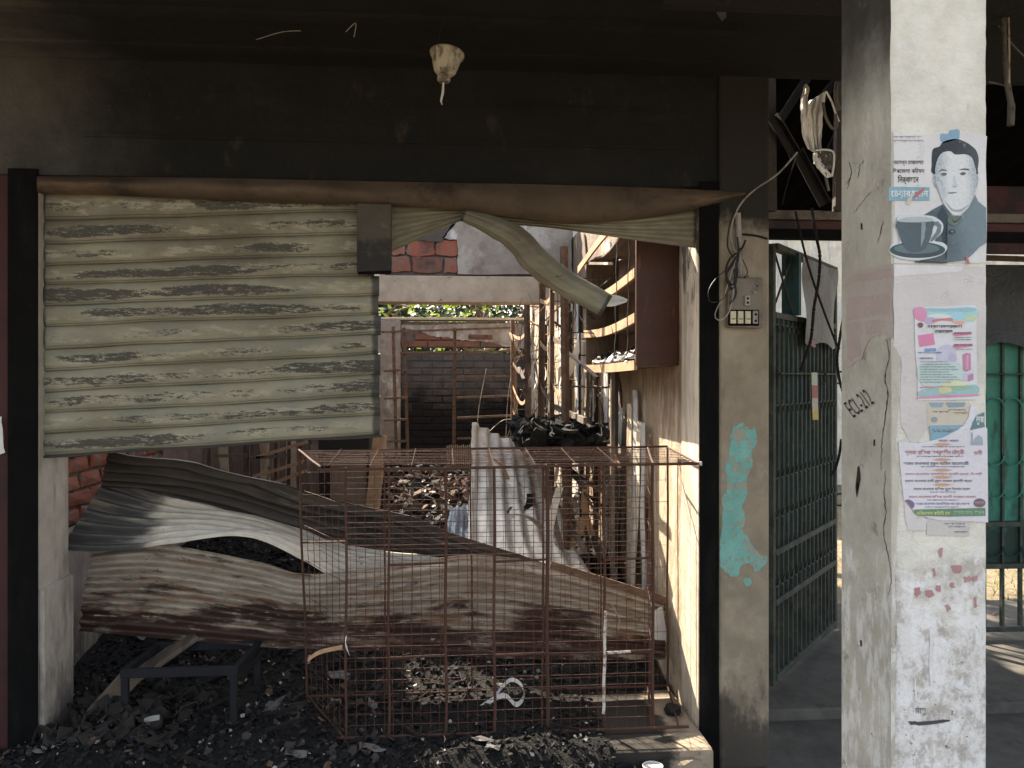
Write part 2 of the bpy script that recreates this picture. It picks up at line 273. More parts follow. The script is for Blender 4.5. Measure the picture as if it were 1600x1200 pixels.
# ------------------------------------------------------------------ mesh builder
class MB:
    def __init__(s): s.v = []; s.f = []; s.uv = None
    def add(s, vs, fs):
        o = len(s.v); s.v += [Vector(v) for v in vs]; s.f += [[i+o for i in f] for f in fs]
    def box(s, lo, hi, M_=None):
        x0, y0, z0 = lo; x1, y1, z1 = hi
        vs = [Vector(p) for p in ((x0,y0,z0),(x1,y0,z0),(x1,y1,z0),(x0,y1,z0),(x0,y0,z1),(x1,y0,z1),(x1,y1,z1),(x0,y1,z1))]
        if M_ is not None: vs = [M_ @ v for v in vs]
        s.add(vs, [(0,3,2,1),(4,5,6,7),(0,1,5,4),(1,2,6,5),(2,3,7,6),(3,0,4,7)]); return s
    def bar(s, a, b, w, h, up=(0, 0, 1)):
        a = Vector(a); b = Vector(b); d = b-a; L = d.length; d.normalize()
        x = d.cross(Vector(up))
        if x.length < 1e-3: x = d.cross(Vector((1, 0, 0)))
        x.normalize(); y = x.cross(d)
        s.add([a+x*sx*w/2+y*sy*h/2+d*t for t in (0, L) for sx, sy in ((-1,-1),(1,-1),(1,1),(-1,1))],
              [(0,1,2,3),(7,6,5,4),(0,4,5,1),(1,5,6,2),(2,6,7,3),(3,7,4,0)]); return s
    def angle(s, a, b, w, t=.003, up=(0, 0, 1), side=1):
        a = Vector(a); b = Vector(b); d = (b-a).normalized(); x = d.cross(Vector(up))
        if x.length < 1e-3: x = d.cross(Vector((0, 1, 0)))
        x.normalize(); y = x.cross(d)
        s.bar(a+x*side*w/2, b+x*side*w/2, w, t, up); s.bar(a+y*(w/2+t/2), b+y*(w/2+t/2), t, w, up); return s
    def tube(s, path, r, n=6):
        P = [Vector(p) for p in path]; R = r if isinstance(r, (list, tuple)) else [r]*len(P)
        o = len(s.v); px = None
        for i, p in enumerate(P):
            d = (P[min(i+1, len(P)-1)]-P[max(i-1, 0)])
            if d.length < 1e-9: d = Vector((0, 0, 1))
            d.normalize()
            x = px - d*px.dot(d) if px is not None else d.cross(Vector((.3, .2, 1)))
            if x.length < 1e-4: x = d.cross(Vector((1, .1, 0)))
            x.normalize(); px = x; y = d.cross(x)
            for k in range(n):
                a = 2*pi*k/n; s.v.append(p+(x*cos(a)+y*sin(a))*R[i])
        for i in range(len(P)-1):
            for k in range(n):
                k2 = (k+1) % n
                s.f.append([o+i*n+k, o+i*n+k2, o+(i+1)*n+k2, o+(i+1)*n+k])
        s.f.append([o+k for k in reversed(range(n))]); s.f.append([o+(len(P)-1)*n+k for k in range(n)]); return s
    def sheet(s, G, th=.0015, uv=True, vs=None):
        """G[i][j]: grid of points, made into a thin solid"""
        ni, nj = len(G), len(G[0]); o = len(s.v)
        N = [[None]*nj for _ in range(ni)]
        for i in range(ni):
            for j in range(nj):
                a = G[min(i+1, ni-1)][j]-G[max(i-1, 0)][j]; b = G[i][min(j+1, nj-1)]-G[i][max(j-1, 0)]
                n_ = a.cross(b); N[i][j] = n_.normalized() if n_.length > 1e-12 else Vector((0, -1, 0))
        if uv and s.uv is None: s.uv = [(0, 0)]*len(s.v)
        for sgn in (.5, -.5):
            for i in range(ni):
                for j in range(nj):
                    s.v.append(G[i][j]+N[i][j]*th*sgn)
                    if s.uv is not None: s.uv.append((i/(ni-1), vs[j] if vs else j/(nj-1)))
        q = ni*nj
        for i in range(ni-1):
            for j in range(nj-1):
                a, b, c, d = i*nj+j, (i+1)*nj+j, (i+1)*nj+j+1, i*nj+j+1
                s.f.append([o+a, o+b, o+c, o+d]); s.f.append([o+q+d, o+q+c, o+q+b, o+q+a])
        for i in range(ni-1):
            for j in (0, nj-1):
                a, b = i*nj+j, (i+1)*nj+j; s.f.append([o+a, o+b, o+q+b, o+q+a][::(1 if j else -1)])
        for j in range(nj-1):
            for i in (0, ni-1):
                a, b = i*nj+j, i*nj+j+1; s.f.append([o+a, o+b, o+q+b, o+q+a][::(-1 if i else 1)])
        return s
    def poly(s, pts, th=.0006, n=None):
        """flat outline -> thin solid, thickness away from n"""
        pts = [Vector(p) for p in pts]
        tri = tessellate_polygon([pts])
        if n is None: n = Vector((0, -1, 0))
        o = len(s.v); k = len(pts)
        s.v += pts+[p-n*th for p in pts]
        for t in tri:
            a, b, c = t; nn = (pts[b]-pts[a]).cross(pts[c]-pts[a])
            if nn.dot(n) < 0: a, b, c = a, c, b
            s.f.append([o+a, o+b, o+c]); s.f.append([o+k+a, o+k+c, o+k+b])
        for i in range(k):
            j = (i+1) % k; s.f.append([o+i, o+j, o+k+j, o+k+i])
        return s
    def lathe(s, prof, c, n=20):
        o = len(s.v); c = Vector(c)
        for r, z in prof:
            for k in range(n):
                a = 2*pi*k/n; s.v.append(c+Vector((r*cos(a), r*sin(a), z)))
        for i in range(len(prof)-1):
            for k in range(n):
                k2 = (k+1) % n; s.f.append([o+i*n+k, o+i*n+k2, o+(i+1)*n+k2, o+(i+1)*n+k])
        return s
    def build(s, name, mat, parent=None, smooth=False, bevel=0):
        me = bpy.data.meshes.new(name)
        xs = [v.x for v in s.v]; ys = [v.y for v in s.v]; zs = [v.z for v in s.v]
        c = Vector(((min(xs)+max(xs))/2, (min(ys)+max(ys))/2, min(zs)))
        me.from_pydata([v-c for v in s.v], [], s.f)
        if s.uv is not None and len(s.uv) == len(s.v):
            u = me.uv_layers.new(name='UVMap')
            for lp in me.loops: u.data[lp.index].uv = s.uv[lp.vertex_index]
        me.materials.append(mat)
        if smooth:
            for p in me.polygons: p.use_smooth = True
        ob = bpy.data.objects.new(name, me); COL.objects.link(ob)
        if smooth:
            try: me.set_sharp_from_angle(angle=radians(50))
            except Exception: pass
        place(ob, c, parent)
        if bevel:
            b = ob.modifiers.new('bevel', 'BEVEL'); b.width = bevel; b.segments = 2; b.limit_method = 'ANGLE'
        return ob
WL = {}
def place(ob, c, parent):
    WL[ob.name] = Vector(c)
    if parent is not None:
        ob.parent = parent; ob.location = Vector(c)-WL[parent.name]
    else: ob.location = c
def empty(name, loc):
    o = bpy.data.objects.new(name, None); COL.objects.link(o); o.empty_display_size = .1; place(o, loc, None); return o
def tag(o, label=None, cat=None, group=None, kind=None):
    if label: o['label'] = label
    if cat: o['category'] = cat
    if group: o['group'] = group
    if kind: o['kind'] = kind
    return o
def thing(name, loc, label, cat, group=None): return tag(empty(name, loc), label, cat, group)
def dup(o, loc, parent=None):
    """a copy sharing the mesh, put at world point loc"""
    c = o.copy(); COL.objects.link(c); c.parent = None; place(c, loc, parent); return c
def B(name, lo, hi, mat, parent=None, bevel=0):
    return MB().box(lo, hi).build(name, mat, parent, bevel=bevel)
def cr(pts, n=8):
    """Catmull-Rom through tuples"""
    P = [Vector(p) for p in pts]; out = []
    for i in range(len(P)-1):
        a, b, c, d = P[max(i-1, 0)], P[i], P[i+1], P[min(i+2, len(P)-1)]
        for k in range(n):
            t = k/n
            out.append(.5*((2*b)+(c-a)*t+(2*a-5*b+4*c-d)*t*t+(3*b-a-3*c+d)*t**3))
    out.append(P[-1]); return out
def closed(pts, n=5):
    P = [Vector(p) for p in pts]; out = []; m = len(P)
    for i in range(m):
        a, b, c, d = P[(i-1) % m], P[i], P[(i+1) % m], P[(i+2) % m]
        for k in range(n):
            t = k/n
            out.append(.5*((2*b)+(c-a)*t+(2*a-5*b+4*c-d)*t*t+(3*b-a-3*c+d)*t**3))
    return out
def resample(pts, n):
    L = [0]
    for a, b in zip(pts, pts[1:]): L.append(L[-1]+(b-a).length)
    out = []; j = 0
    for i in range(n):
        t = L[-1]*i/(n-1)
        while j < len(L)-2 and L[j+1] < t: j += 1
        d = L[j+1]-L[j]; out.append(pts[j].lerp(pts[j+1], (t-L[j])/d if d > 0 else 0))
    return out
def jag(pts, amp, sub=4, seed=0):
    """roughen a closed px outline"""
    rnd = random.Random(seed); out = []
    for i, p in enumerate(pts):
        q = pts[(i+1) % len(pts)]
        for k in range(sub):
            t = k/sub; out.append((p[0]+(q[0]-p[0])*t+rnd.uniform(-amp, amp), p[1]+(q[1]-p[1])*t+rnd.uniform(-amp, amp)))
    return out
def nsv(p, s=1., o=0): return noise.noise(Vector((p[0]*s+o, p[1]*s+o*.7, p[2]*s-o)))

# ================================================================== SETTING
YF = 3.20; YB = 3.45; XA = -1.515; XB = .994; XL = -1.72; XR = 1.0; ZL = 2.255; YP = 6.5; YR = 9.8
def grid_mesh(x0, x1, y0, y1, nx, ny, zf):
    m = MB()
    for j in range(ny+1):
        for i in range(nx+1):
            x = x0+(x1-x0)*i/nx; y = y0+(y1-y0)*j/ny; m.v.append(Vector((x, y, zf(x, y))))
    for j in range(ny):
        for i in range(nx):
            a = j*(nx+1)+i; m.f.append([a, a+1, a+nx+2, a+nx+1])
    return m
tag(grid_mesh(-120, 120, -100, 160, 40, 40, lambda x, y: -.066).build('ground', m_ground), kind='structure')
tag(B('veranda_floor', (-4.2, 1.4, -.2), (5.2, 3.62, -.05), m_floor, bevel=.006), kind='structure')
tag(B('passage_floor', (1.28, 3.625, -.2), (5.2, 5.3, 0), m_floor, bevel=.008), kind='structure')
# shop building
shop = thing('shop_building', (-.26, 3.3, -.05), 'burnt roofless shop front with soot black upper wall and wide shutter opening', 'building')
B('upper_wall', (-4.2, YF, ZL), (1.072, YB, 2.95), m_soot_glare_wall, shop, .004)
B('left_pier', (-4.2, YF, -.05), (-1.622, YB, ZL-.002), m_maroon, shop, .004)
B('left_jamb', (-1.62, YF+.002, -.05), (XA, YB, ZL-.002), m_reveal, shop, .008)
jb = MB(); jb.sheet([[Vector((XA+.010+.004*nsv((0, y, z), 9), y, z)) for z in [-.04+.05*k for k in range(0, 16)]] for y in (YF+.006, YF+.08, YF+.13, YF+.18, YF+.244)], .018)
jb.build('jamb_repair', m_reveal, shop, True)
B('right_jamb', (XB, YF+.002, -.05), (1.07, YB, ZL-.002), m_rreveal, shop, .008)
B('end_post', (1.0725, YF-.02, -.05), (1.275, YB, 2.95), m_post, shop, .012)
rw = B('right_wall', (XR+.002, YB+.002, -.05), (1.25, YR+.25, 2.62), m_rightwall, shop)
lw = B('left_wall', (XL-.25, YB+.002, -.05), (XL, YR+.25, 2.62), m_mortar, shop)
def plaster_patch(name, pts, mat, parent, n, th=.018):
    return MB().poly(pts, th, n).build(name, mat, parent, bevel=.004)
# left wall: plaster below, bare bricks above, plaster further back
nX = Vector((1, 0, 0))
def edge_poly(fn, pts2, seed, amp):
    return [fn(a, b) for a, b in jag(pts2, amp, 5, seed)]
plaster_patch('plaster', edge_poly(lambda y, z: Vector((XL+.02, y, z)), [(3.46, .0), (6.4, .0), (6.4, .78), (5.2, .76), (4.3, .84), (3.46, .80)], 3, .012), m_reveal, lw, nX)
rs_ = random.Random(15)
for k in range(9):
    y = 3.6+rs_.random()*1.5; z = .9+rs_.random()*.6; q = rs_.uniform(.04, .10)
    pts = closed([(y+q*1.5*cos(a)*rs_.uniform(.5, 1.1), z+q*sin(a)*rs_.uniform(.5, 1.1), 0) for a in [i*pi/4 for i in range(8)]], 3)
    plaster_patch('mortar_smear', [Vector((XL+.026+.001*k, p[0], p[1])) for p in pts], m_iwall, lw, Vector((1, 0, 0)), .014)
plaster_patch('plaster', edge_poly(lambda y, z: Vector((XL+.022, y, z)), [(5.12, .82), (6.45, .80), (6.45, 2.6), (5.0, 2.6), (5.3, 1.9), (5.05, 1.4)], 5, .02), m_iwall, lw, nX)
bm_ = MB().box((-.008, -.118, 0), (.012, .118, .064))
proto = None
rnd = random.Random(5)
for r in range(9):
    for c in range(8):
        y = 3.62+c*.245+(.12 if r % 2 else 0); z = .86+r*.078
        if y > 5.15-.03*(r % 3): continue
        loc = Vector((XL+rnd.uniform(-.004, .012), y, z))
        if proto is None:
            bm = bmesh.new(); bmesh.ops.create_cube(bm, size=1)
            bmesh.ops.scale(bm, vec=(.03, .232, .066), verts=bm.verts)
            bmesh.ops.bevel(bm, geom=bm.edges[:], offset=.006, segments=1, affect='EDGES')
            bmesh.ops.subdivide_edges(bm, edges=bm.edges[:], cuts=1, use_grid_fill=True)
            for v in bm.verts: v.co += Vector((nsv(v.co, 40), nsv(v.co, 40, 3), nsv(v.co, 40, 6)))*.011
            me = bpy.data.meshes.new('brick'); bm.to_mesh(me); bm.free(); me.materials.append(m_brick)
            proto = bpy.data.objects.new('brick', me); COL.objects.link(proto); place(proto, loc, lw); b = proto
        else: b = dup(proto, loc, lw)
        b.rotation_euler = (rnd.choice((0, pi))+rnd.uniform(-.04, .04), rnd.uniform(-.08, .08), rnd.uniform(-.06, .06)); b.scale = (1, rnd.uniform(.88, 1.0), rnd.uniform(.88, 1.05))
# right wall plaster scabs
for k in range(16):
    y = 4.7+k*.33+rnd.uniform(-.1, .1); z = rnd.uniform(.3, 2.3); r = rnd.uniform(.08, .26)
    pts = closed([(y+r*cos(a)*rnd.uniform(.5, 1.1), z+1.7*r*sin(a)*rnd.uniform(.5, 1.1), 0) for a in [i*pi/4 for i in range(8)]], 3)
    o = plaster_patch('plaster_scab', [Vector((XR-.010-.0012*k, p[0], p[1])) for p in pts], m_iwall if k % 4 == 0 else m_creamstrip, rw, Vector((-1, 0, 0)), .012)
# veranda ceiling and beams
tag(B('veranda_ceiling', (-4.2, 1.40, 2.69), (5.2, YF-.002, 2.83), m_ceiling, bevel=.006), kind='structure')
bt = MB()
for (y, z, d) in ((2.72, 2.672, .018), (3.02, 2.68, .010)):
    bt.box((-4.1, y, z), (1.0, y+.05, z+d))
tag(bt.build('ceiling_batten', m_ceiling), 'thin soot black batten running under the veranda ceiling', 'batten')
tag(B('roof_plank', (.63, 2.36, 2.588), (1.6, 2.40, 2.64), m_char), 'grey timber edge crossing the top of the photo beside the white pillar', 'plank')
ld = MB(); ld.box((-1.35, YF-.008, 2.40), (.9, YF-.0005, 2.412)); ld.box((-.2, YF-.006, 2.545), (1.0, YF-.0005, 2.555))
ld.build('plaster_line', m_soot_glare_wall, shop)
# plinth
tag(B('shop_threshold', (XL, 3.0, -.06), (XB-.001, YB+.15, .12), m_thresh, bevel=.02), kind='structure')
tag(B('shop_floor', (XL-.001, YB+.152, -.05), (XR+.001, YR, .10), m_ash), kind='structure')

# ------------------------------------------------------------------ debris
def hdeb(x, y):
    t = max(0, min(1, (y-3.55)/1.6)); t = t*t*(3-2*t)
    h = .13+.30*t+.10*max(0, min(1, (y-5.5)/3))
    n = noise.fractal(Vector((x*2.2, y*2.2, 3)), 1, 2, 4)*.10+noise.fractal(Vector((x*9, y*9, 1)), 1, 2, 3)*.03
    h += n*(.25+.75*t)
    fr = max(0, min(1, (y-2.62)/.36))
    h = -.07+(h+.07)*fr
    if x > .60 and y < 3.0: h = min(h, .055+.03*noise.noise(Vector((x*9, y*9, 0))))
    if y < 3.6:                                        # bare threshold towards the right
        bare = max(0, min(1, (x-.60)/.14)); h -= bare*.14*(1-max(0, (y-3.4)/.2))
    h += .07*math.exp(-((x+1.35)/.25)**2-((y-3.4)/.3)**2)
    return h
tag(grid_mesh(XL+.01, XR-.012, 2.6, YR-.02, 150, 380, hdeb).build('burnt_debris', m_ash, smooth=True), 'heaps of black ash and charred litter covering the shop floor', 'debris', kind='stuff')
def chips(name, mat, label, n, seed, x0, x1, y0, y1, s0, s1, flat=.6, lift=.0, hf=hdeb, zr=0):
    rnd = random.Random(seed); m = MB()
    for _ in range(n):
        x = rnd.uniform(x0, x1); y = y0+(y1-y0)*rnd.random()**1.3; s = s0+(s1-s0)*rnd.random()**2
        z = hf(x, y)+lift+rnd.uniform(0, zr)
        R = Matrix.Rotation(rnd.uniform(0, 6.28), 3, 'Z') @ Matrix.Rotation(rnd.gauss(0, flat), 3, 'X') @ Matrix.Rotation(rnd.gauss(0, flat), 3, 'Y')
        k = rnd.choice((4, 5, 6)); a0 = rnd.uniform(0, 6)
        ring = [Vector((cos(a0+2*pi*i/k)*s*rnd.uniform(.5, 1), sin(a0+2*pi*i/k)*s*rnd.uniform(.35, .9), rnd.uniform(-.12, .12)*s)) for i in range(k)]
        th = Vector((0, 0, s*rnd.uniform(.04, .3)))
        o = len(m.v); c = Vector((x, y, z+s*.15))
        m.v += [R @ p+c for p in ring]+[R @ (p+th)+c for p in ring]
        m.f.append([o+i for i in reversed(range(k))]); m.f.append([o+k+i for i in range(k)])
        for i in range(k): j = (i+1) % k; m.f.append([o+i, o+j, o+k+j, o+k+i])
    return tag(m.build(name, mat), label, 'debris', kind='stuff')
chips('black_flakes', m_ash2, 'loose black burnt flakes strewn over the shop floor', 22000, 1, XL+.05, .92, 2.72, 7.0, .003, .024)
chips('charred_lumps', m_char2, 'larger charred lumps and slabs on the shop floor', 260, 61, XL+.05, .5, 2.85, 6, .02, .07, .4, -.012)
chips('grey_ash_flakes', m_pale, 'scattered pale grey ash flakes on the black litter', 600, 2, -1.6, .7, 2.75, 5.5, .003, .016, lift=.008)
chips('grey_ash_lumps', m_ashgrey, 'mid grey ash lumps among the black litter', 1300, 62, -1.6, -.1, 2.75, 6.5, .006, .03, lift=.004)
chips('brown_scraps', m_brown_chip, 'brown half burnt scraps lying among the ash', 600, 3, XL+.05, -.1, 2.8, 8.5, .006, .03, lift=.006)
chips('white_scraps', m_white, 'heap of white and grey scraps further back in the shop', 420, 4, -.5, .35, 5.2, 8.6, .008, .055, lift=.01, zr=.05)
chips('brown_rear_scraps', m_brown_chip, 'brown and black burnt lumps mixed through the rear heap', 900, 14, -.8, .6, 5.0, 8.6, .015, .08, .9, .02, hdeb, .06)
chips('black_rear_scraps', m_ash2, 'black curled burnt layers over the rear heap', 1300, 15, -.9, .7, 4.8, 9.2, .015, .09, .7, .02, hdeb, .06)
chips('pink_scraps', m_pink, 'faded pink paper scraps on the rear debris heap', 40, 8, -.12, .2, 6.6, 7.6, .02, .06, lift=.04, zr=.04)
chips('left_rubble', m_rubble, 'grey broken slabs and splinters piled by the left jamb', 260, 5, -1.50, -1.0, 3.12, 3.6, .015, .06, lift=.01)

# ------------------------------------------------------------------ partition wall
part = thing('partition_wall', (-.3, YP, 0), 'grey rendered inner wall with broken patch of orange bricks above a concrete beam', 'wall')
p0 = PY(590, 470, YP).z; p1 = PY(590, 430, YP).z
zb0 = CZ+(590-473)/F*YP; zb1 = CZ+(590-432)/F*YP
core = B('wall_core', (XL+.002, YP+.03, zb1+.003), (XR, YP+.2, 2.72), m_mortar, part)
B('side_pier', (XL+.002, YP, 0), (PY(560, 0, YP).x, YP+.2, zb0-.002), m_iwall, part, .006)
B('beam', (XL+.003, YP-.02, zb0), (XR, YP+.22, zb1), m_beam, part, .006)
def pxpoly(pts, Y, seed=0, amp=1.2, sub=5): return [PY(a, b, Y) for a, b in jag(pts, amp, sub, seed)]
nY = Vector((0, -1, 0))
MB().poly(pxpoly([(716, 429), (714, 375), (690, 372), (706, 352), (730, 320), (893, 310), (893, 429)], YP, 4), .032, nY).build('render_coat', m_parti, part)
MB().poly(pxpoly([(400, 429), (400, 300), (600, 300), (600, 429)], YP, 5), .032, nY).build('render_coat', m_parti, part)
MB().poly(pxpoly([(655, 376), (690, 377), (708, 353), (730, 325), (700, 320), (640, 340)], YP, 6, 1.6), .034, nY).build('render_coat', m_rreveal, part)
# big exposed bricks
bl = [(612, 376, 632, 397), (636, 377, 678, 399), (682, 376, 715, 399), (612, 401, 640, 424), (645, 402, 690, 425), (694, 402, 714, 426), (612, 350, 650, 373), (655, 352, 692, 374)]
for i, (a, b, c, d) in enumerate(bl):
    q = closed([tuple(PY(x, y, YP+.004+.004*(i % 3))) for x, y in jag([(a, b), (c, b), (c, d), (a, d)], 1.6, 3, i)], 2)
    MB().poly(q, .03, nY).build('brick', m_brick if i not in (4, 7) else m_brick_dull, part, bevel=.006)
# ------------------------------------------------------------------ rear wall
rear = thing('rear_wall', (-.3, YR, 0), 'blackened brick wall at the far end with narrow slot and pale plaster band', 'wall')
xs = PY(626, 0, YR).x; zs0 = CZ+38/F*YR; zs1 = CZ+47/F*YR; zt = CZ+92/F*YR
B('rear_pier', (XL+.002, YR-.02, 0), (xs, YR+.23, zt-.02), m_parti, rear, .006)
B('lower_wall', (xs+.002, YR+.004, 0), (XR, YR+.22, zs0), m_rearlow, rear)
ub = B('upper_band', (xs+.002, YR+.02, zs1), (XR, YR+.2, zt-.04), m_mortar, rear)
B('coping', (XL+.003, YR-.025, zt-.018), (XR, YR+.24, zt+.01), m_beam, rear, .004)
MB().poly(pxpoly([(627, 508), (800, 505), (829, 510), (829, 545), (785, 541), (770, 535), (745, 533), (716, 531), (700, 527), (672, 525), (655, 516), (627, 514)], YR-.006, 9, .8), .026, nY).build('plaster_band', m_parti, rear)
def brick_field(parent, x0, x1, z0, z1, Y, mat, seed, w=.232, h=.068):
    rnd = random.Random(seed); pr = None; r = 0; z = z0
    while z < z1-h*.8:
        x = x0+(w/2+.006 if r % 2 else 0)+.0
        first = True
        while x < x1-.05:
            cx = x+w/2
            if cx+w/2 < x1+.03:
                loc = Vector((cx, Y+rnd.uniform(-.006, .004), z+h/2))
                if pr is None:
                    bm = bmesh.new(); bmesh.ops.create_cube(bm, size=1); bmesh.ops.scale(bm, vec=(w, .04, h), verts=bm.verts)
                    bmesh.ops.bevel(bm, geom=bm.edges[:], offset=.006, segments=1, affect='EDGES')
                    me = bpy.data.meshes.new('brick'); bm.to_mesh(me); bm.free(); me.materials.append(mat)
                    pr = bpy.data.objects.new('brick', me); COL.objects.link(pr); place(pr, loc, parent); b = pr
                else: b = dup(pr, loc, parent)
                b.rotation_euler = (rnd.uniform(-.03, .03), rnd.uniform(-.012, .012), rnd.uniform(-.02, .02))
            x += w+.012
        z += h+.014; r += 1
brick_field(rear, xs+.01, XR-.01, .55, zs0-.01, YR+.016, m_brick_black, 2)
brick_field(rear, xs+.01, XR-.2, zs1+.004, zs1+.17, YR+.016, m_brick_dull, 3, .30, .07)

# ------------------------------------------------------------------ passage: sloping roof, lime wall, yard
rf = MB()
n = 120
G = [[Vector((1.28+3.9*i/n, 3.3+2.1*j/3, 2.93-.45*j/3+.018*sin(i*1.3))) for j in range(4)] for i in range(n+1)]
rf.sheet(G, .004); tag(rf.build('tin_roof', m_soottin, smooth=True), 'dark sooty tin roof sloping over the gate passage', 'roof')
tag(B('compound_wall', (1.5, 11.5, -.06), (14, 11.75, 3.7), m_limewall, bevel=.02), 'tall streaked limewashed wall seen behind the green gates', 'wall')
gb = MB(); rnd = random.Random(12)
for k in range(5200):
    x = rnd.uniform(1.8, 8); y = rnd.uniform(5.4, 11.3)
    if noise.noise(Vector((x*.9, y*.9, 4))) < -.05: continue
    h = rnd.uniform(.02, .075); a = rnd.uniform(0, 6.28); d = Vector((cos(a), sin(a), 0))*.005; b0 = Vector((x, y, -.066)); tp = b0+Vector((rnd.uniform(-.03, .03), rnd.uniform(-.03, .03), h))
    o = len(gb.v); gb.v += [b0-d, b0+d, tp]; gb.f.append([o, o+1, o+2])
tag(gb.build('yard_grass', m_grass), 'patchy sunlit grass in the yard behind the gates', 'grass', kind='stuff')
lm = MB()
for k in range(420):
    x = rnd.uniform(1.6, 6); y = rnd.uniform(3.8, 8.5); z = (.002 if y < 5.3 else -.06)
    if y < 5.3 and rnd.random() < .6: continue
    a = rnd.uniform(0, 6.28); s = rnd.uniform(.012, .035); d = Vector((cos(a), sin(a), .15))*s; e = Vector((-sin(a), cos(a), .1))*s*.4; c = Vector((x, y, z+.006))
    o = len(lm.v); lm.v += [c-d, c+e, c+d, c-e]; lm.f.append([o, o+1, o+2, o+3])
tag(lm.build('fallen_leaves', m_wood), 'dry fallen leaves scattered on the yard floor', 'leaves', kind='stuff')
# trees behind
def tree(x, y, H, cr_, label, lm_, seed, n=5200, cz=.3):
    rnd = random.Random(seed); t = thing('tree', (x, y, -.06), label, 'tree', None)
    tb = MB(); top = Vector((x+.2, y, H*.8)); tb.tube(resample(cr([(x, y, -.1), (x+.1, y+.05, H*.3), (x-.05, y, H*.55), tuple(top)], 6), 12), [.10-.006*i for i in range(12)], 8)
    tips = []
    for k in range(16):
        z0 = H*rnd.uniform(cz, .8); a = rnd.uniform(0, 6.28); L = cr_*rnd.uniform(.5, 1.05)
        s = Vector((x, y, z0)); e = s+Vector((cos(a)*L, sin(a)*L*.8, L*rnd.uniform(.05, .6)))
        md = s.lerp(e, .5)+Vector((0, 0, .1)); tb.tube([s, md, e], [.035, .022, .008], 5); tips += [md, e, s.lerp(e, .75)]
    tb.build('trunk', m_bark, t, True)
    lb = MB()
    for k in range(n):
        c = rnd.choice(tips)+Vector((rnd.gauss(0, .28), rnd.gauss(0, .28), rnd.gauss(0, .24)))
        s = rnd.uniform(.04, .09); d = Vector((rnd.gauss(0, 1), rnd.gauss(0, 1), rnd.gauss(0, .6))).normalized(); e = d.orthogonal().normalized()
        o = len(lb.v); lb.v += [c-d*s, c+e*s*.4, c+d*s, c-e*s*.4]; lb.f.append([o, o+1, o+2, o+3])
    tag(lb.build('crown', lm_, t), kind='stuff')
tree(-.9, 12.2, 3.0, 1.0, 'bright leaved young tree behind the far wall, left of the slot view', m_leaf, 1, 450)
tree(.5, 13.2, 3.4, 1.1, 'yellow green tree with thin stems behind the far wall', m_leaf, 2, 600)
tree(-2.3, 16.5, 4.2, 1.8, 'dense dark tree behind the far wall on the left', m_leaf2, 3, 9000)
tree(.2, 17.5, 4.4, 1.9, 'dense dark tree in the middle behind the far wall', m_leaf2, 4, 9000)
tree(2.6, 17, 4.2, 1.8, 'dense dark tree on the right behind the far wall', m_leaf2, 5, 9000)
tree(1.75, 8.4, 5.4, 1.0, 'added unseen leafy tree right of the shop, shading the passage floor', m_leaf2, 6, 9000, .66)  # tree added out of view to keep sun off the passage floor
hb = MB(); rnd = random.Random(44)
for k in range(16000):
    c = Vector((rnd.uniform(-4, 4), 18.6+rnd.gauss(0, .5), rnd.uniform(0, 3.6)))
    s = rnd.uniform(.05, .13); d = Vector((rnd.gauss(0, 1), rnd.gauss(0, 1), rnd.gauss(0, .6))).normalized(); e = d.orthogonal().normalized()
    o = len(hb.v); hb.v += [c-d*s, c+e*s*.5, c+d*s, c-e*s*.5]; hb.f.append([o, o+1, o+2, o+3])
tag(hb.build('undergrowth', m_leaf2), 'dark green thicket filling the background behind the shop', 'shrubs', kind='stuff')

# ================================================================== SHUTTER
YS = 3.245
shut = thing('roller_shutter', (-.26, YS, 1.1), 'olive green roller shutter half torn away, burnt paint in dark blisters', 'roller shutter')
Lq = [298, 346, 382, 416, 446, 479, 512, 548, 582, 614, 647, 680, 713]
Rq = [300, 331, 367, 399, 430, 462, 492, 523, 553, 586, 620, 649, 679]
def slat(i):
    m = MB(); n = 60; G = []
    xl = 60 if i < 8 else (52 if i < 10 else 43+random.uniform(-2, 5)); xr = 585 if i < 4 else 590+random.uniform(0, 8)
    prof = [(0., .008), (.03, .003), (.08, -.003), (.18, -.0065), (.34, -.008), (.55, -.0085), (.72, -.0075), (.80, -.004), (.84, -.0015), (.87, -.0045), (.92, -.002), (.96, .0055), (1., .008)]
    for k in range(n+1):
        u = k/n; px = xl+(xr-xl)*u; q = (px-60)/530
        w = 2.2*sin(u*5+i*.5)*u*(1-u)*2+1.6*noise.noise(Vector((u*5, i*.6, 0)))
        ta = Lq[i]+(Rq[i]-Lq[i])*q+w; tb_ = Lq[i+1]+(Rq[i+1]-Lq[i+1])*q+2.2*sin(u*5+(i+1)*.5)*u*(1-u)*2+1.6*noise.noise(Vector((u*5, (i+1)*.6, 0)))
        den = .006*noise.noise(Vector((u*7, i*.9, 3)))+.012*sin(u*3+i*.2)*u
        G.append([PY(px, ta-.9+(tb_-ta+1.8)*v, YS+d+den) for v, d in prof])
    m.sheet(G, .0015, vs=[v for v, d in prof]); return m.build('slat', m_slat, shut, True)
for i in range(12): slat(i)
# bottom rail bead
m = MB(); m.tube([PY(45+(597-45)*k/30, 714.5-(34.5)*(k/30)+1.6*sin(k*.5), YS-.004) for k in range(31)], .005, 6); m.build('bottom_rail', m_slat2, shut, True)
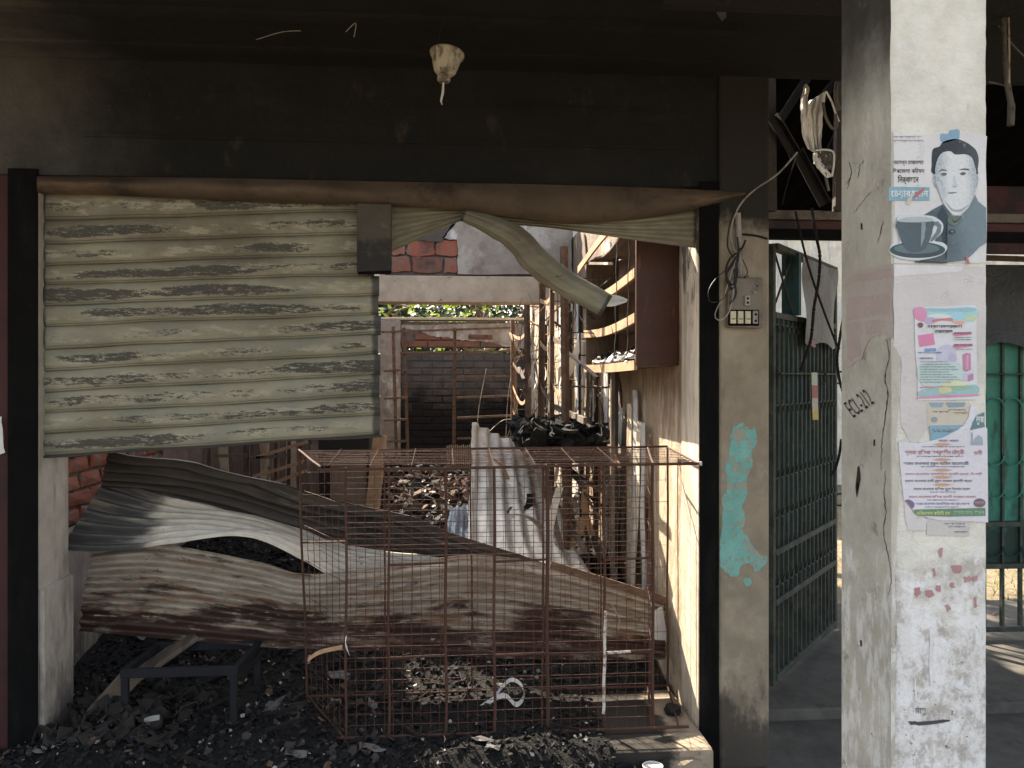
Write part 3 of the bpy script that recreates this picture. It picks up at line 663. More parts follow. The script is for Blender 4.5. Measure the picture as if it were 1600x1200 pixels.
# hood sheet over the roll
top = [(58, 276), (300, 278), (600, 284), (900, 290), (1165, 300)]
bot = [(58, 301), (200, 306), (400, 314), (560, 320), (700, 328), (800, 340), (880, 348), (960, 346), (1040, 336), (1110, 322), (1165, 304)]
T = resample(cr([(a, b, 0) for a, b in top], 8), 70); Bt = resample(cr([(a, b, 0) for a, b in bot], 8), 70)
G = []
for k in range(70):
    row = []
    for v in [j/8 for j in range(9)]:
        p = T[k].lerp(Bt[k], v); w = noise.noise(Vector((p.x*.012, v*1.5, 2)))
        row.append(PY(p.x, p.y-1.0*(v > 0)*w*2, 3.185-.035*sin(pi*min(1, v*1.1))-.02*w+(.03 if v > .99 else 0)))
    G.append(row)
MB().sheet(G, .003).build('roll_hood', m_hood, shut, True)
# hanging plate
pl = MB(); a = PY(558, 318, 3.185); b = PY(612, 428, 3.185); pl.box((a.x, 3.17, b.z), (b.x, 3.205, a.z)); pl.build('steel_plate', m_plate, shut, bevel=.006)
pb = MB(); pb.tube([PY(560, 427, 3.168), PY(611, 425, 3.168)], .006, 6); pb.build('plate_edge', m_black, shut, True)
B('guide_rail', (-1.62, YF-.012, -.05), (XA+.001, YF-.001, ZL+.02), m_black, shut, .003)
gr = B('guide_rail', (XB-.001, YF-.012, -.05), (1.071, YF-.001, ZL+.02), m_black, shut, .003)
# torn bunch, left of the peak
def bunch(name, topl, botl, y0, y1, ridges, amp, mat, n=70, nv=40, th=.0016, parent=None, yb=None):
    T = resample(cr([(a, b, 0) for a, b in topl], 8), n); Bb = resample(cr([(a, b, 0) for a, b in botl], 8), n)
    G = []
    for k in range(n):
        u = k/(n-1); row = []
        for j in range(nv+1):
            v = j/nv; p = T[k].lerp(Bb[k], v)
            Y = (y0(u, v) if callable(y0) else y0+(y1-y0)*v)
            Y += amp(u, v)*sin(2*pi*ridges*v) if callable(amp) else amp*sin(2*pi*ridges*v)
            row.append(PY(p.x, p.y, Y))
        G.append(row)
    m = MB().sheet(G, th)
    return m.build(name, mat, parent, True)
bunch('torn_slat', [(604, 322), (680, 324), (745, 328)], [(604, 397), (650, 376), (700, 353), (722, 345), (745, 343)], 3.23, 3.25, 3.5, .006, m_slat2, parent=shut)
bunch('torn_slat', [(735, 326), (850, 340), (960, 340), (1091, 322)], [(735, 344), (790, 350), (860, 356), (930, 366), (1000, 376), (1091, 388)], 3.22, 3.25, 3.5, .007, m_slat2, parent=shut)
# curled slat hanging down
cp = cr([(722, 334, 0), (760, 348, 0), (805, 372, 0), (838, 408, 0), (880, 440, 0), (920, 462, 0), (948, 478, 0)], 8); cp = resample(cp, 60)
G = []
for k, p in enumerate(cp):
    u = k/59; d = (cp[min(k+1, 59)]-cp[max(k-1, 0)]).normalized(); nrm = Vector((-d.y, d.x, 0)); w = 11+10*min(1, u*2.0)+2*sin(u*5)
    row = []
    for j in range(15):
        a = -1.35+2.7*j/14; rr = sin(a)/sin(1.35)
        q = p+nrm*w*rr; q = q+nrm*(abs(rr)**6)*rr*1.8*noise.noise(Vector((u*16, rr*3, 2))); row.append(PY(q.x, q.y, 3.23-.075*cos(a)*(.6+.5*u)+.003*sin(j*2.4)+.05*u))
    G.append(row)
MB().sheet(G, .0018).build('curled_slat', m_slat2, shut, True)
bunch('slat_tip', [(940, 464), (962, 461), (981, 468)], [(936, 476), (955, 479), (979, 472)], 3.25, 3.24, 1, .003, m_white, 14, 8, parent=shut)

# ================================================================== LAMP HOLDER
lh = thing('lamp_holder', tuple(PY(693, 130, 2.72)), 'scorched cream lamp holder cup dangling from the black ceiling', 'lamp holder')
c0 = PY(693, 127, 2.72); rr = .054
prof = [(.012, -.001), (.020, .001), (.022, .006), (.0185, .008), (.0185, .011), (.022, .013), (.021, .018), (.019, .021), (.028, .026), (.037, .036), (.040, .050), (.042, .052), (.042, .056), (.044, .060), (.048, .078), (.050, .084), (.056, .090), (.058, .096), (.056, .100), (.051, .099), (.045, .082), (.035, .045), (.015, .028)]
hs_ = MB().lathe(prof, (0, 0, 0), 28)
R = Matrix.Rotation(radians(7), 3, 'Y') @ Matrix.Rotation(radians(-8), 3, 'X')
hs_.v = [R @ v+c0 for v in hs_.v]; hs_.build('shade_cup', m_holder, lh, True)
MB().tube([c0+Vector((0, 0, -.004)), c0+Vector((0, 0, .02))], .016, 10).build('socket', m_board, lh, True)
MB().tube([c0, PY(692, 145, 2.72), PY(689, 158, 2.72), PY(691, 164, 2.72)], [.003, .0045, .003, .001], 6).build('melted_drip', m_white, lh, True)
MB().tube(cr([tuple(c0+Vector((0, 0, .07))), tuple(PY(686, 60, 2.72)), tuple(PY(694, 20, 2.72)), tuple(PY(690, -60, 2.74)), (PY(690, 0, 2.75).x, 2.75, 2.69)], 5), .0018, 5).build('flex', m_cable, lh, True)
cw = MB()
for p in ([(400, 62, 2.8), (440, 50, 2.82), (470, 48, 2.8)], [(540, 50, 2.7), (556, 36, 2.7), (553, 58, 2.7)]):
    cw.tube(cr([tuple(PY(*q)) for q in p], 5), .0014, 4)
tag(cw.build('cobweb_strand', m_cablew), 'short pale dangling strand near the black ceiling, left of the lamp holder', 'strand')

# ================================================================== CORRUGATED SHEETS
def corr(name, E0, E1, ridges, amp, mat, label, n=150, nv=90, crump=1.):
    T = resample([Vector(p) for p in cr([tuple(PY(a, b, y)) for a, b, y in E0], 10)], n); Bb = resample(cr([tuple(PY(a, b, y)) for a, b, y in E1], 10), n)
    G = []
    for k in range(n):
        u = k/(n-1); row = []
        for j in range(nv+1):
            v = j/nv; p = T[k].lerp(Bb[k], v)
            e = Bb[k]-T[k]; t = T[min(k+1, n-1)]-T[max(k-1, 0)]; nn = t.cross(e)
            nn = nn.normalized() if nn.length > 1e-9 else Vector((0, 1, 0))
            a = min(amp, e.length/ridges*.30)*(1+.35*noise.noise(Vector((u*4, v*3, 1))))
            bend = .030*noise.noise(Vector((u*2.5, v*1.6, ridges)))+.008*noise.noise(Vector((u*14, v*6, 9)))+.045*(.5-abs(noise.noise(Vector((u*4.5+v*1.2, v*1.1, ridges+3)))))*crump-.03*crump*.4
            row.append(p+nn*(a*sin(2*pi*ridges*v+.5*sin(u*3))+bend))
        G.append(row)
    # ragged short ends
    for row in (G[0], G[-1]):
        pass
    ob = MB().sheet(G, .0016).build(name, mat, None, True)
    return tag(ob, label, 'roofing sheet', 'fallen corrugated roofing sheets')
corr('corrugated_sheet', [(168, 707, 3.72), (330, 735, 3.78), (480, 772, 3.85), (600, 801, 3.85), (760, 856, 3.8), (900, 895, 3.72), (1040, 936, 3.66)],
     [(160, 762, 3.86), (300, 784, 3.95), (440, 822, 4.0), (549, 851, 4.0), (694, 872, 3.93), (772, 888, 3.88), (900, 912, 3.78), (1040, 950, 3.70)], 4.5, .026, m_sheetA,
     'dark sooty bent roofing sheet lying highest, running from brick wall to cage')
corr('corrugated_sheet', [(172, 735, 3.88), (300, 782, 3.97), (440, 820, 4.02), (549, 849, 4.02), (694, 868, 3.96), (800, 890, 3.9), (1035, 944, 3.74)],
     [(93, 861, 3.60), (200, 861, 3.64), (300, 846, 3.68), (400, 845, 3.70), (470, 872, 3.72), (534, 907, 3.74), (606, 917, 3.74), (800, 940, 3.72), (1035, 975, 3.69)], 7, .02, m_sheetB,
     'bleached white roofing sheet, black at its fanned left end, between dark and rusty sheets')
corr('corrugated_sheet', [(146, 858, 3.72), (250, 851, 3.74), (400, 877, 3.74), (480, 897, 3.73), (606, 885, 3.72), (720, 868, 3.72), (800, 872, 3.70), (900, 893, 3.68), (1038, 938, 3.655)],
     [(122, 986, 3.63), (300, 1001, 3.635), (430, 1012, 3.635), (600, 1018, 3.63), (800, 1028, 3.63), (1040, 1030, 3.625)], 6.5, .030, m_sheetC,
     'long rusty cream and maroon roofing sheet, the lowest one, slanting down behind the wire cage')
corr('corrugated_sheet', [(738, 660, 5.15), (736, 740, 4.85), (732, 800, 4.6), (727, 870, 4.25)], [(850, 706, 5.75), (868, 770, 5.2), (890, 830, 4.75), (925, 895, 4.2)], 6.5, .014, m_sheetD,
     'grey zinc roofing sheet standing upright with a jagged top behind the cage', 60, 90)
corr('corrugated_sheet', [(703, 795, 4.75), (695, 850, 4.55)], [(742, 785, 4.75), (742, 850, 4.55)], 4, .008, m_sheetE,
     'small blue grey roofing scrap leaning left of the upright sheet', 12, 40)
rail = MB(); rail.bar(PY(860, 882, 3.655), PY(1040, 938, 3.64), .012, .034); tag(rail.build('rusty_flat_bar', m_rust2), 'orange rusted flat bar along the right upper edge of the fallen sheet', 'bar')
sp_ = MB().poly([PY(a, b, 3.64) for a, b in jag([(1020, 955), (1038, 948), (1040, 1005), (1028, 1012), (1018, 990)], 2.5, 3, 3)], .01, nY); tag(sp_.build('white_foam_scrap', m_white), 'torn white scrap caught at the right end of the rusty sheet', 'scrap')

# ================================================================== WIRE CAGE
cage = thing('wire_cage', (.05, 3.37, .13), 'rusty welded wire cage standing in the shop opening', 'cage')
yF, yK = 3.165, 3.58
zt_, zb_ = 1.163, .135
zt2, zb2 = 1.192, .14
def xa(px, Y): return PY(px, 700, Y).x
def rod(name, path, r, mat=m_rust, n=6): return MB().tube(path, r, n).build(name, mat, cage, True)
def wob(a, b, k, amp, seed):
    rnd = random.Random(seed); a = Vector(a); b = Vector(b); ph = rnd.uniform(0, 6)
    return [a.lerp(b, i/k)+Vector((amp*sin(i*1.1+ph)*(0 < i < k), amp*.6*cos(i*.9+ph)*(0 < i < k), amp*.7*sin(i*.8+ph*2)*(0 < i < k))) for i in range(k+1)]
xl0, xr0 = xa(499, yF), xa(1093, yF)
rod('top_rail', wob((xl0, yF, zt_-.012), (xr0, yF, zt_), 10, .002, 1), .0062)
rod('bottom_rail', wob((xa(527, yF), yF, zb_), (xa(1076, yF), yF, zb_), 10, .002, 2), .0062)
MB().tube([(xr0-.004, yF, zt_), (xr0+.008, yF, zt_)], .009, 8).build('rail_end', m_flake, cage, True)
up = [(541, .005), (608, .0045), (697, .0058), (773, .0058), (856, .0075), (945, .0055), (1021, .0062)]
for px, r in up: rod('upright', wob((xa(px, yF), yF+.004, zb_), (xa(px-1, yF), yF+.004, zt_-.004), 8, .0025, px), r)
rod('upright', wob((xa(848, yF), yF+.012, zb_), (xa(850, yF), yF+.012, zt_), 8, .002, 5), .004)
# short cross rods with levels
for a, b, ys in ((608, 697, (883, 1028)), (773, 856, (878, 1024)), (945, 1021, (875, 1020))):
    for yy in ys: rod('cross_rod', wob(PY(a, yy, yF), PY(b, yy-4, yF), 4, .001, a+yy), .0052)
# door frame painted flakes
MB().tube(wob(PY(946, 955, yF-.006), PY(943, 1115, yF-.006), 12, .0015, 3), .0062, 6).build('flaking_paint', m_flake, cage, True)
MB().tube(wob(PY(948, 1020, yF-.006), PY(985, 1018, yF-.006), 4, .001, 4), .0055, 6).build('flaking_paint', m_flake, cage, True)
# back frame
xk0, xk1 = xa(467, yK), xa(1043, yK)
rod('back_top_rail', wob((xk0, yK, zt2-.006), (xk1, yK, zt2+.004), 10, .002, 7), .0055)
rod('back_bottom_rail', wob((xk0+.03, yK, zb2), (xk1, yK, zb2), 10, .002, 8), .0055)
for px, px2 in ((467, 480), (600, 604), (735, 738), (855, 856), (938, 939), (1043, 1043)): rod('back_upright', wob((xa(px, yK), yK, zt2), (xa(px2, yK), yK, zb2), 8, .002, px), .0052 if px in (467, 1043) else .0035)
rod('back_cross_rod', wob(PY(470, 848, yK), PY(541, 846, yF+.1), 4, .001, 9), .004)
rod('back_cross_rod', wob(PY(474, 985, yK), PY(538, 985, yF+.1), 4, .001, 9), .004)
# depth rails
for (pa, za, pb_, zb__) in ((467, zt2, 501, zt_), (1043, zt2, 1090, zt_), (482, zb2, 538, zb_), (1043, zb2, 1060, zb_), (1012, zt2, 1021, zt_), (1012, zb2, 1019, zb_)):
    rod('depth_rail', wob((xa(pa, yK), yK, za), (xa(pb_, yF), yF, zb__), 4, .0015, pa), .0045)
# wires: front
nh = 24
for k in range(1, nh):
    z = zb_+(zt_-zb_)*k/nh; rod('wire', wob((xa(541, yF), yF+.006, z), (xa(1021, yF), yF+.006, z), 12, .0018, 100+k), .0015, n=4)
for k in range(32):
    px = 556+k*14.6
    if any(abs(px-u[0]) < 6 for u in up): continue
    rod('wire', wob((xa(px, yF), yF+.008, zb_), (xa(px, yF), yF+.008, zt_), 12, .0022, 200+k), .0015, n=4)
# back
for k in range(1, 22):
    z = zb2+(zt2-zb2)*k/22; x1 = xk1 if k % 2 else xa(985, yK)
    rod('wire', wob((xa(470+10*(1-k/22), yK), yK, z), (x1, yK, z), 12, .002, 300+k), .0010, n=4)
for k in range(12):
    px = 500+k*48; rod('wire', wob((xa(px, yK), yK+.003, zb2), (xa(px-2, yK), yK+.003, zt2), 10, .0022, 400+k), .0010, n=4)
# left side: verticals from back edge to front
for k in range(1, 7):
    t = k/7; y = yK+(yF-yK)*t; a = xa(480, yK)+(xa(541, yF)-xa(480, yK))*t; a2 = xa(467, yK)+(xa(541, yF)-xa(467, yK))*t
    rod('wire', wob((a, y, zb2), (a2, y, zt2+(zt_-zt2)*t), 8, .002, 500+k), .0015, n=4)
    b_ = xa(1012, yK)+(xa(1021, yF)-xa(1012, yK))*t
    rod('wire', wob((b_, y, zb2), (b_, y, zt2+(zt_-zt2)*t), 8, .002, 520+k), .0017, n=4)
for k in range(1, 7):
    z = zb_+(zt_-zb_)*k/7
    rod('wire', wob((xa(476, yK), yK, z), (xa(541, yF), yF, z), 4, .0015, 540+k), .0012, n=4)
    rod('wire', wob((xa(1012, yK), yK, z), (xa(1021, yF), yF, z), 4, .0015, 560+k), .0012, n=4)
# top
for k in range(1, 11):
    t = k/11; y = yK+(yF-yK)*t; z = zt2+(zt_-zt2)*t
    rod('wire', wob((xk0+(xl0-xk0)*t, y, z), (xk1+(xr0-xk1)*t, y, z), 12, .002, 600+k), .0013, n=4)
for k in range(0, 9):
    t = k/9; rod('wire', wob((xl0+.03+(xk1-xl0-.03)*t, yK, zt2+.003), (xl0+.03+(xk1-xl0-.03)*t, yF, zt_+.003), 3, .0015, 650+k), .0008, n=4)
for k in range(5):
    t = k/5; rod('wire', wob((xa(482, yK)+t*.1, yK, zb2), (xa(538, yF)+t*.05, yF, zb_), 3, .0015, 700+k), .0012, n=4)
bw = MB().tube(cr([tuple(PY(953, 940, yF)), tuple(PY(962, 955, yF-.01)), tuple(PY(968, 968, yF)), tuple(PY(966, 985, yF))], 4), .0016, 5); bw.build('bent_wire', m_cablew, cage, True)

# ================================================================== SMALL FRONT THINGS
def ribbon(name, pts, w, mat, th=.0015, tw=None):
    P = resample(cr(pts, 10), 50); G = []
    for k, p in enumerate(P):
        a = (tw or (lambda u: 0))(k/49); d = Vector((0, cos(a), sin(a)))
        G.append([p-d*w/2, p-d*w/6, p+d*w/6, p+d*w/2])
    return MB().sheet(G, th).build(name, mat, None, True)
tag(ribbon('curled_strip', [tuple(PY(750, 1106, 3.40)), tuple(PY(772, 1092, 3.38)), tuple(PY(790, 1087, 3.37)), tuple(PY(806, 1101, 3.37)), tuple(PY(818, 1090, 3.36)), tuple(PY(816, 1072, 3.36)), tuple(PY(800, 1062, 3.38)), tuple(PY(784, 1074, 3.40)), tuple(PY(764, 1102, 3.41))], .020, m_white, tw=lambda u: 1.3-1.1*u),
    'white curled strip looped on the black ash inside the wire cage', 'strip')
tag(ribbon('dry_leaf_blade', [tuple(PY(481, 1031, 3.13)), tuple(PY(500, 1019, 3.11)), tuple(PY(535, 1011, 3.12))], .016, m_wood, tw=lambda u: 1.2), 'tan dry leaf blade stuck through the left cage wires', 'leaf')
tag(ribbon('torn_bag_shred', [tuple(PY(541, 996, 3.13)), tuple(PY(540, 1006, 3.12)), tuple(PY(546, 1024, 3.13))], .02, m_white, tw=lambda u: .6+2*u), 'small white and tan shred caught on the left cage upright', 'scrap')
# bench frame
bn = thing('bench_frame', tuple(PY(280, 1145, 3.36)), 'small dark iron bench frame standing in the ash on the left', 'bench')
def PB(px, py, Y): return PY(px, py, Y)
y1, y2 = 3.34, 3.66
za = PY(280, 1049, y1).z
xlb, xrb = PY(189, 1049, y1).x, PY(373, 1049, y1).x
MB().box((xlb, y1-.012, za-.019), (xrb, y1+.012, za+.016)).build('front_rail', m_scrap, bn, bevel=.003)
MB().box((xlb+.02, y2-.012, za-.019), (xrb+.02, y2+.012, za+.016)).build('back_rail', m_scrap, bn, bevel=.003)
for x in (xlb+.012, xrb-.012): MB().bar((x, y1+.013, za), (x+.02, y2-.013, za), .024, .03).build('side_rail', m_scrap, bn, bevel=.003)
for x, y in ((xlb+.016, y1), (xrb-.018, y1), (xlb+.036, y2), (xrb+.002, y2)):
    MB().box((x-.014, y-.011, .10), (x+.014, y+.011, za-.0195)).build('leg', m_scrap, bn, bevel=.003)
# planks
def plank(a, b, w, h, mat, label, name='plank', cat='plank'):
    return tag(MB().bar(a, b, w, h).build(name, mat, bevel=.003), label, cat)
plank(PY(112, 1160, 3.30), PY(212, 1048, 3.46), .018, .085, m_wood2, 'grey brown board leaning from the left jamb floor behind the bench')
plank(PY(205, 1062, 3.52), PY(305, 992, 3.66), .10, .02, m_wood2, 'short brown board lying across the back of the iron bench frame')
plank(PY(375, 1062, 3.46), PY(410, 1012, 3.66), .025, .02, m_char, 'charred stick resting at the right end of the iron bench frame')
plank(PY(225, 1150, 3.24), PY(178, 1120, 3.28), .05, .012, m_wood2, 'splintered grey slab on the rubble by the left jamb')
chunk = MB().poly([PY(a, b, 3.26) for a, b in jag([(222, 1122), (247, 1119), (252, 1135), (240, 1143), (222, 1145)], 1.5, 3, 8)], .012, nY)
tag(chunk.build('plaster_chunk', m_pale, bevel=.002), 'pale grey chip of plaster lying under the iron bench frame', 'plaster chunk')
def cup(px, label, mat, mat2, hh, y=2.955):
    z0 = -.052; c = PY(px, 1194, y); t = thing('cup', (c.x, y, z0), label, 'cup'); r = .038
    MB().lathe([(r*.72, 0), (r*.8, hh*.5), (r*.94, hh-.004), (r, hh), (r*.95, hh+.001), (r*.9, hh-.01), (r*.7, .02)], (c.x, y, z0), 24).build('cup_wall', mat, t, True)
    MB().lathe([(.0001, 0), (r*.88, 0)], (c.x, y, z0+hh*(.8 if mat2 is m_ash2 else .965)), 24).build('cup_contents', mat2, t)
cup(978, 'sooty open tin cup at the bottom edge, left of the white one', m_scrap, m_ash2, .135)
cup(1020, 'white lidded paper cup at the bottom edge before the threshold', m_white, m_white, .14)
# stone by right jamb foot
def lump(name, c, s, mat, label, seed, cat='rubble'):
    bm = bmesh.new(); bmesh.ops.create_icosphere(bm, subdivisions=3, radius=1)
    for v in bm.verts:
        k = 1+.35*noise.noise(v.co*1.7+Vector((seed, 0, 0)))+.1*noise.noise(v.co*6+Vector((0, seed, 0)))
        v.co = Vector((v.co.x*s[0]*k, v.co.y*s[1]*k, v.co.z*s[2]*k+s[2]*.8))
    me = bpy.data.meshes.new(name); bm.to_mesh(me); bm.free(); me.materials.append(mat)
    ob = bpy.data.objects.new(name, me); COL.objects.link(ob); place(ob, Vector(c), None); return tag(ob, label, cat)
lump('mortar_lump', (.86, 3.02, .02), (.11, .06, .045), m_thresh, 'rounded lump of mortar at the foot of the right jamb', 4)
lump('dark_scrap', (.925, 3.33, .12), (.035, .04, .022), m_char, 'small dark lump in the corner of the right jamb and threshold', 9)

# ================================================================== INSIDE RIGHT: cabinet, racks, boards
cb = thing('wall_cabinet', (.9, 4.15, 1.55), 'red brown open cabinet hanging on the sunlit right wall', 'cabinet')
cx0 = .812; cy0, cy1 = 3.5, 4.84; cz0, cz1 = 1.555, 2.17
B('side_board', (cx0, cy0, cz0), (XR-.004, cy0+.02, cz1+.02), m_red, cb, .002)
B('far_board', (cx0+.01, cy1, cz0), (XR-.004, cy1+.018, cz1), m_wood2, cb, .002)
B('back_board', (XR-.016, cy0+.021, cz0), (XR-.004, cy1-.001, cz1), m_iwall, cb)
for i, z in enumerate((cz0, 1.76, 1.955)):
    sag = (.006, .022, .026)[i]
    G = [[Vector((x, cy0+.022+(cy1-cy0-.024)*k/16, z+sag*(sin(pi*k/16)*-1))) for x in (cx0+.012, XR-.018)] for k in range(17)]
    MB().sheet(G, .012).build('shelf', m_wood2, cb)
    G = [[Vector((cx0+.002, cy0+.022+(cy1-cy0-.024)*k/16, z+sag*(sin(pi*k/16)*-1)+q)) for q in (-.022, .02)] for k in range(17)]
    MB().sheet(G, .014).build('shelf_lipping', m_wood, cb)
G = [[Vector((cx0-.02+.02*sin(pi*k/16), cy0+.1+(cy1-cy0)*k/16, cz1+.03+.06*sin(pi*(1-k/16)*.9)-.05*(k/16)+q)) for q in (-.02, .02)] for k in range(17)]
MB().sheet(G, .012).build('warped_top_lath', m_wood, cb)
G = [[Vector((x, cy0+.03+(cy1-cy0-.03)*k/8, cz1+.02*sin(k))) for x in (cx0+.02, XR-.02)] for k in range(9)]
MB().sheet(G, .01).build('cabinet_top', m_wood2, cb)
chips('shelf_litter', m_white, 'white and grey broken pieces heaped on the bottom cabinet shelf', 170, 21, cx0+.01, XR-.03, cy0+.05, cy1-.05, .012, .05, .5, 0, lambda x, y: cz0+.012, .035)
chips('shelf_char', m_ash2, 'black charred bits on the bottom cabinet shelf', 120, 22, cx0+.01, XR-.03, cy0+.05, cy1-.05, .012, .045, .6, 0, lambda x, y: cz0+.012, .05)
# hanging wires in front of cabinet
for i, (px, t0, b0, sd) in enumerate(((964, 378, 560, 1), (983, 375, 560, 2))):
    o = MB().tube(wob(PY(px, t0, 3.56), PY(px-3, b0, 3.60), 16, .003, sd), .0025, 5).build('hanging_wire', m_darkiron, None, True)
    tag(o, ('burnt wire hanging across the middle of the red brown cabinet' if i == 0 else 'burnt wire hanging close beside the red brown side board'), 'wire', 'wires hanging at the cabinet')
# shelf racks of angle iron
def rack_side(label, x, ys, z0, z1, levels, mat, name='shelf_rack', sag=.06, px=None):
    t = thing(name, (x, sum(ys)/len(ys), z0), label, 'shelf rack')
    for i, y in enumerate(ys):
        lean = .02*((i*7) % 3-1)
        MB().angle((x, y, z0), (x+lean, y+lean, z1), .03, .004).build('upright', mat, t)
        MB().angle((XR-.06, y, z0), (XR-.06, y+lean, z1-.05), .028, .004).build('upright', m_darkiron, t)
    for j, z in enumerate(levels):
        for i in range(len(ys)-1):
            sg = sag*(.5+((i*5+j*3) % 4)/3)
            n = 12; G = [[Vector((x+.012*sin(pi*k/n), ys[i]+(ys[i+1]-ys[i])*k/n, z-sg*sin(pi*k/n)+q)) for q in (-.014, .014)] for k in range(n+1)]
            MB().sheet(G, .004).build('shelf_lip', m_wood if (i+j) % 3 else mat, t)
        for y in ys:
            MB().bar((x, y, z), (XR-.06, y, z-.01), .02, .004).build('shelf_bracket', m_darkiron, t)
        MB().tube(wob((XR-.1, ys[0], z), (XR-.12, ys[-1], z-.02), 6, .015, j), .004, 5).build('shelf_rod', mat, t, True)
    return t
rack_side('tall rusted shelf rack with sagging laths against the sunlit right wall, nearer one', .66, (4.5, 5.15, 5.85), .45, 2.22, (.75, 1.12, 1.45, 1.75, 2.05), m_rust2, sag=.05)
rack_side('buckled rust orange shelf rack further back along the right wall', .62, (6.2, 7.8), .45, 2.05, (.95, 1.2, 1.42, 1.64, 1.9), m_rust2, sag=.12)
# low rack in front section under the cabinet
rk = thing('low_rack', (.85, 4.4, .3), 'dark low rack frame under the cabinet with torn sheets', 'shelf rack')
for px, Y in ((957, 4.15), (918, 4.7)):
    q = PY(px, 580, Y); MB().bar((q.x, Y, .35), (q.x, Y, q.z), .035, .02).build('upright', m_wood2, rk, bevel=.002)
for z in (.62, .95, 1.28): MB().bar((.70, 4.15, z), (.74, 5.6, z+.02), .02, .035).build('shelf_edge', m_wood2 if z != .95 else m_darkiron, rk, bevel=.002)
# burnt books on the shelf
chips('burnt_books', m_ash2, 'pile of curled black burnt sheets on the rack shelf in the right half', 700, 23, .42, .86, 4.35, 5.4, .02, .07, .7, 0, lambda x, y: 1.08, .16)
B_ = B('charred_shelf', (.45, 4.3, 1.05), (.96, 5.4, 1.078), m_char); tag(B_, 'charred black shelf board holding the burnt sheets', 'shelf')
# ragged boards / lining along right wall
rnd = random.Random(31)
k = 0
y = 3.98
cs = MB(); rc = random.Random(91)
for k in range(60):
    x = rc.uniform(-1.55, .55); y = rc.uniform(2.9, 4.6); a = rc.uniform(0, pi); L_ = rc.uniform(.06, .28); d = Vector((cos(a), sin(a), rc.gauss(0, .2)))*L_
    p = Vector((x, y, hdeb(x, y)+.02)); w = rc.uniform(.006, .02); cs.bar(p, p+d, w, w*rc.uniform(.5, 1))
tag(cs.build('charred_sticks', m_char2), 'charred sticks and splinters lying across the ash', 'debris', kind='stuff')
cs = MB()
for k in range(70):
    x = rc.uniform(-1.5, .5); y = rc.uniform(2.9, 5.0); p = Vector((x, y, hdeb(x, y)+.02)); P = [p]
    for q in range(5): P.append(P[-1]+Vector((rc.gauss(0, .03), rc.gauss(0, .03), rc.gauss(0, .012))))
    cs.tube(cr([tuple(v) for v in P], 3), rc.choice((.0012, .002)), 4)
tag(cs.build('wire_scraps', m_ashgrey), 'thin burnt wires curled in the ash', 'debris', kind='stuff')
cs = MB()
for k in range(34):
    x = rc.uniform(-1.5, .3); y = rc.uniform(3.0, 5.2); s_ = rc.uniform(.015, .05); a = rc.uniform(0, 6); z = hdeb(x, y)+.015
    u_ = Vector((cos(a), sin(a), rc.gauss(0, .25)))*s_; v_ = Vector((-sin(a), cos(a), rc.gauss(0, .25)))*s_*.8; c = Vector((x, y, z))
    cs.sheet([[c+u_*(i/3-.5)*2+v_*(j/3-.5)*2+Vector((0, 0, .25*s_*sin(i*1.7+k)*cos(j*1.3+k))) for j in range(4)] for i in range(4)], .001, uv=False)
y = 3.98; k = 0
tag(cs.build('paper_scraps', m_paperash), 'crumpled grey paper scraps lying on the ash', 'debris', kind='stuff')
tones = [m_white, m_creamstrip, m_white, m_creamstrip, m_wood2, m_white, m_creamstrip, m_creamstrip, m_white, m_wood, m_creamstrip, m_creamstrip, m_white]
lin_t = thing('wall_lining', (.95, 5.2, .3), 'ragged white and brown vertical lining strips peeling off the right wall', 'wall lining')
while y < 8.6 and k < 22:
    w = rnd.uniform(.07, .16); z1 = rnd.uniform(1.25, 1.5) if y < 4.9 else rnd.uniform(1.6, 2.25); z0 = rnd.uniform(.25, .55)
    G = []
    for i in range(13):
        t = i/12; wv = w*(1+.25*noise.noise(Vector((k*3.1, t*4, 0)))); ox = .022+.012*noise.noise(Vector((k*1.7, t*2.5, 5)))+(.03*(1-t) if k % 4 == 1 else 0)
        yy = y+.04*noise.noise(Vector((k, t*3, 2)))
        G.append([Vector((XR-ox-.01, yy, z0+(z1-z0)*t)), Vector((XR-ox-.02, yy+wv/2, z0+(z1-z0)*t)), Vector((XR-ox, yy+wv, z0+(z1-z0)*t))])
    MB().sheet(G, .004).build('lining_strip', tones[k % len(tones)], lin_t)
    y += w+(rnd.uniform(.0, .04) if y < 5 else rnd.uniform(.05, .35)); k += 1
# loose shreds in the right half
sh = thing('shred_tangle', (.7, 4.6, .4), 'tangle of pale torn strips and sticks below the burnt sheets', 'debris')
for k in range(34):
    a = Vector((rnd.uniform(.35, .9), rnd.uniform(4.0, 5.6), rnd.uniform(.3, .95))); d = Vector((rnd.gauss(0, .12), rnd.gauss(0, .1), rnd.gauss(0, .22)))
    P = [a, a+d*.5+Vector((rnd.uniform(-.04, .04), 0, .02)), a+d]; w = rnd.uniform(.01, .05)
    G = [[p-Vector((w/2, 0, 0)), p+Vector((w/2, .01, 0))] for p in resample(cr([tuple(p) for p in P], 4), 8)]
    MB().sheet(G, .002).build('torn_strip', rnd.choice((m_white, m_wood2, m_char, m_wood, m_pale)), sh)
hg = thing('hanging_tangle', (.7, 5.0, 1.2), 'tangle of burnt wires and laths hanging through the racks beside the cabinet', 'debris')
rh = random.Random(77)
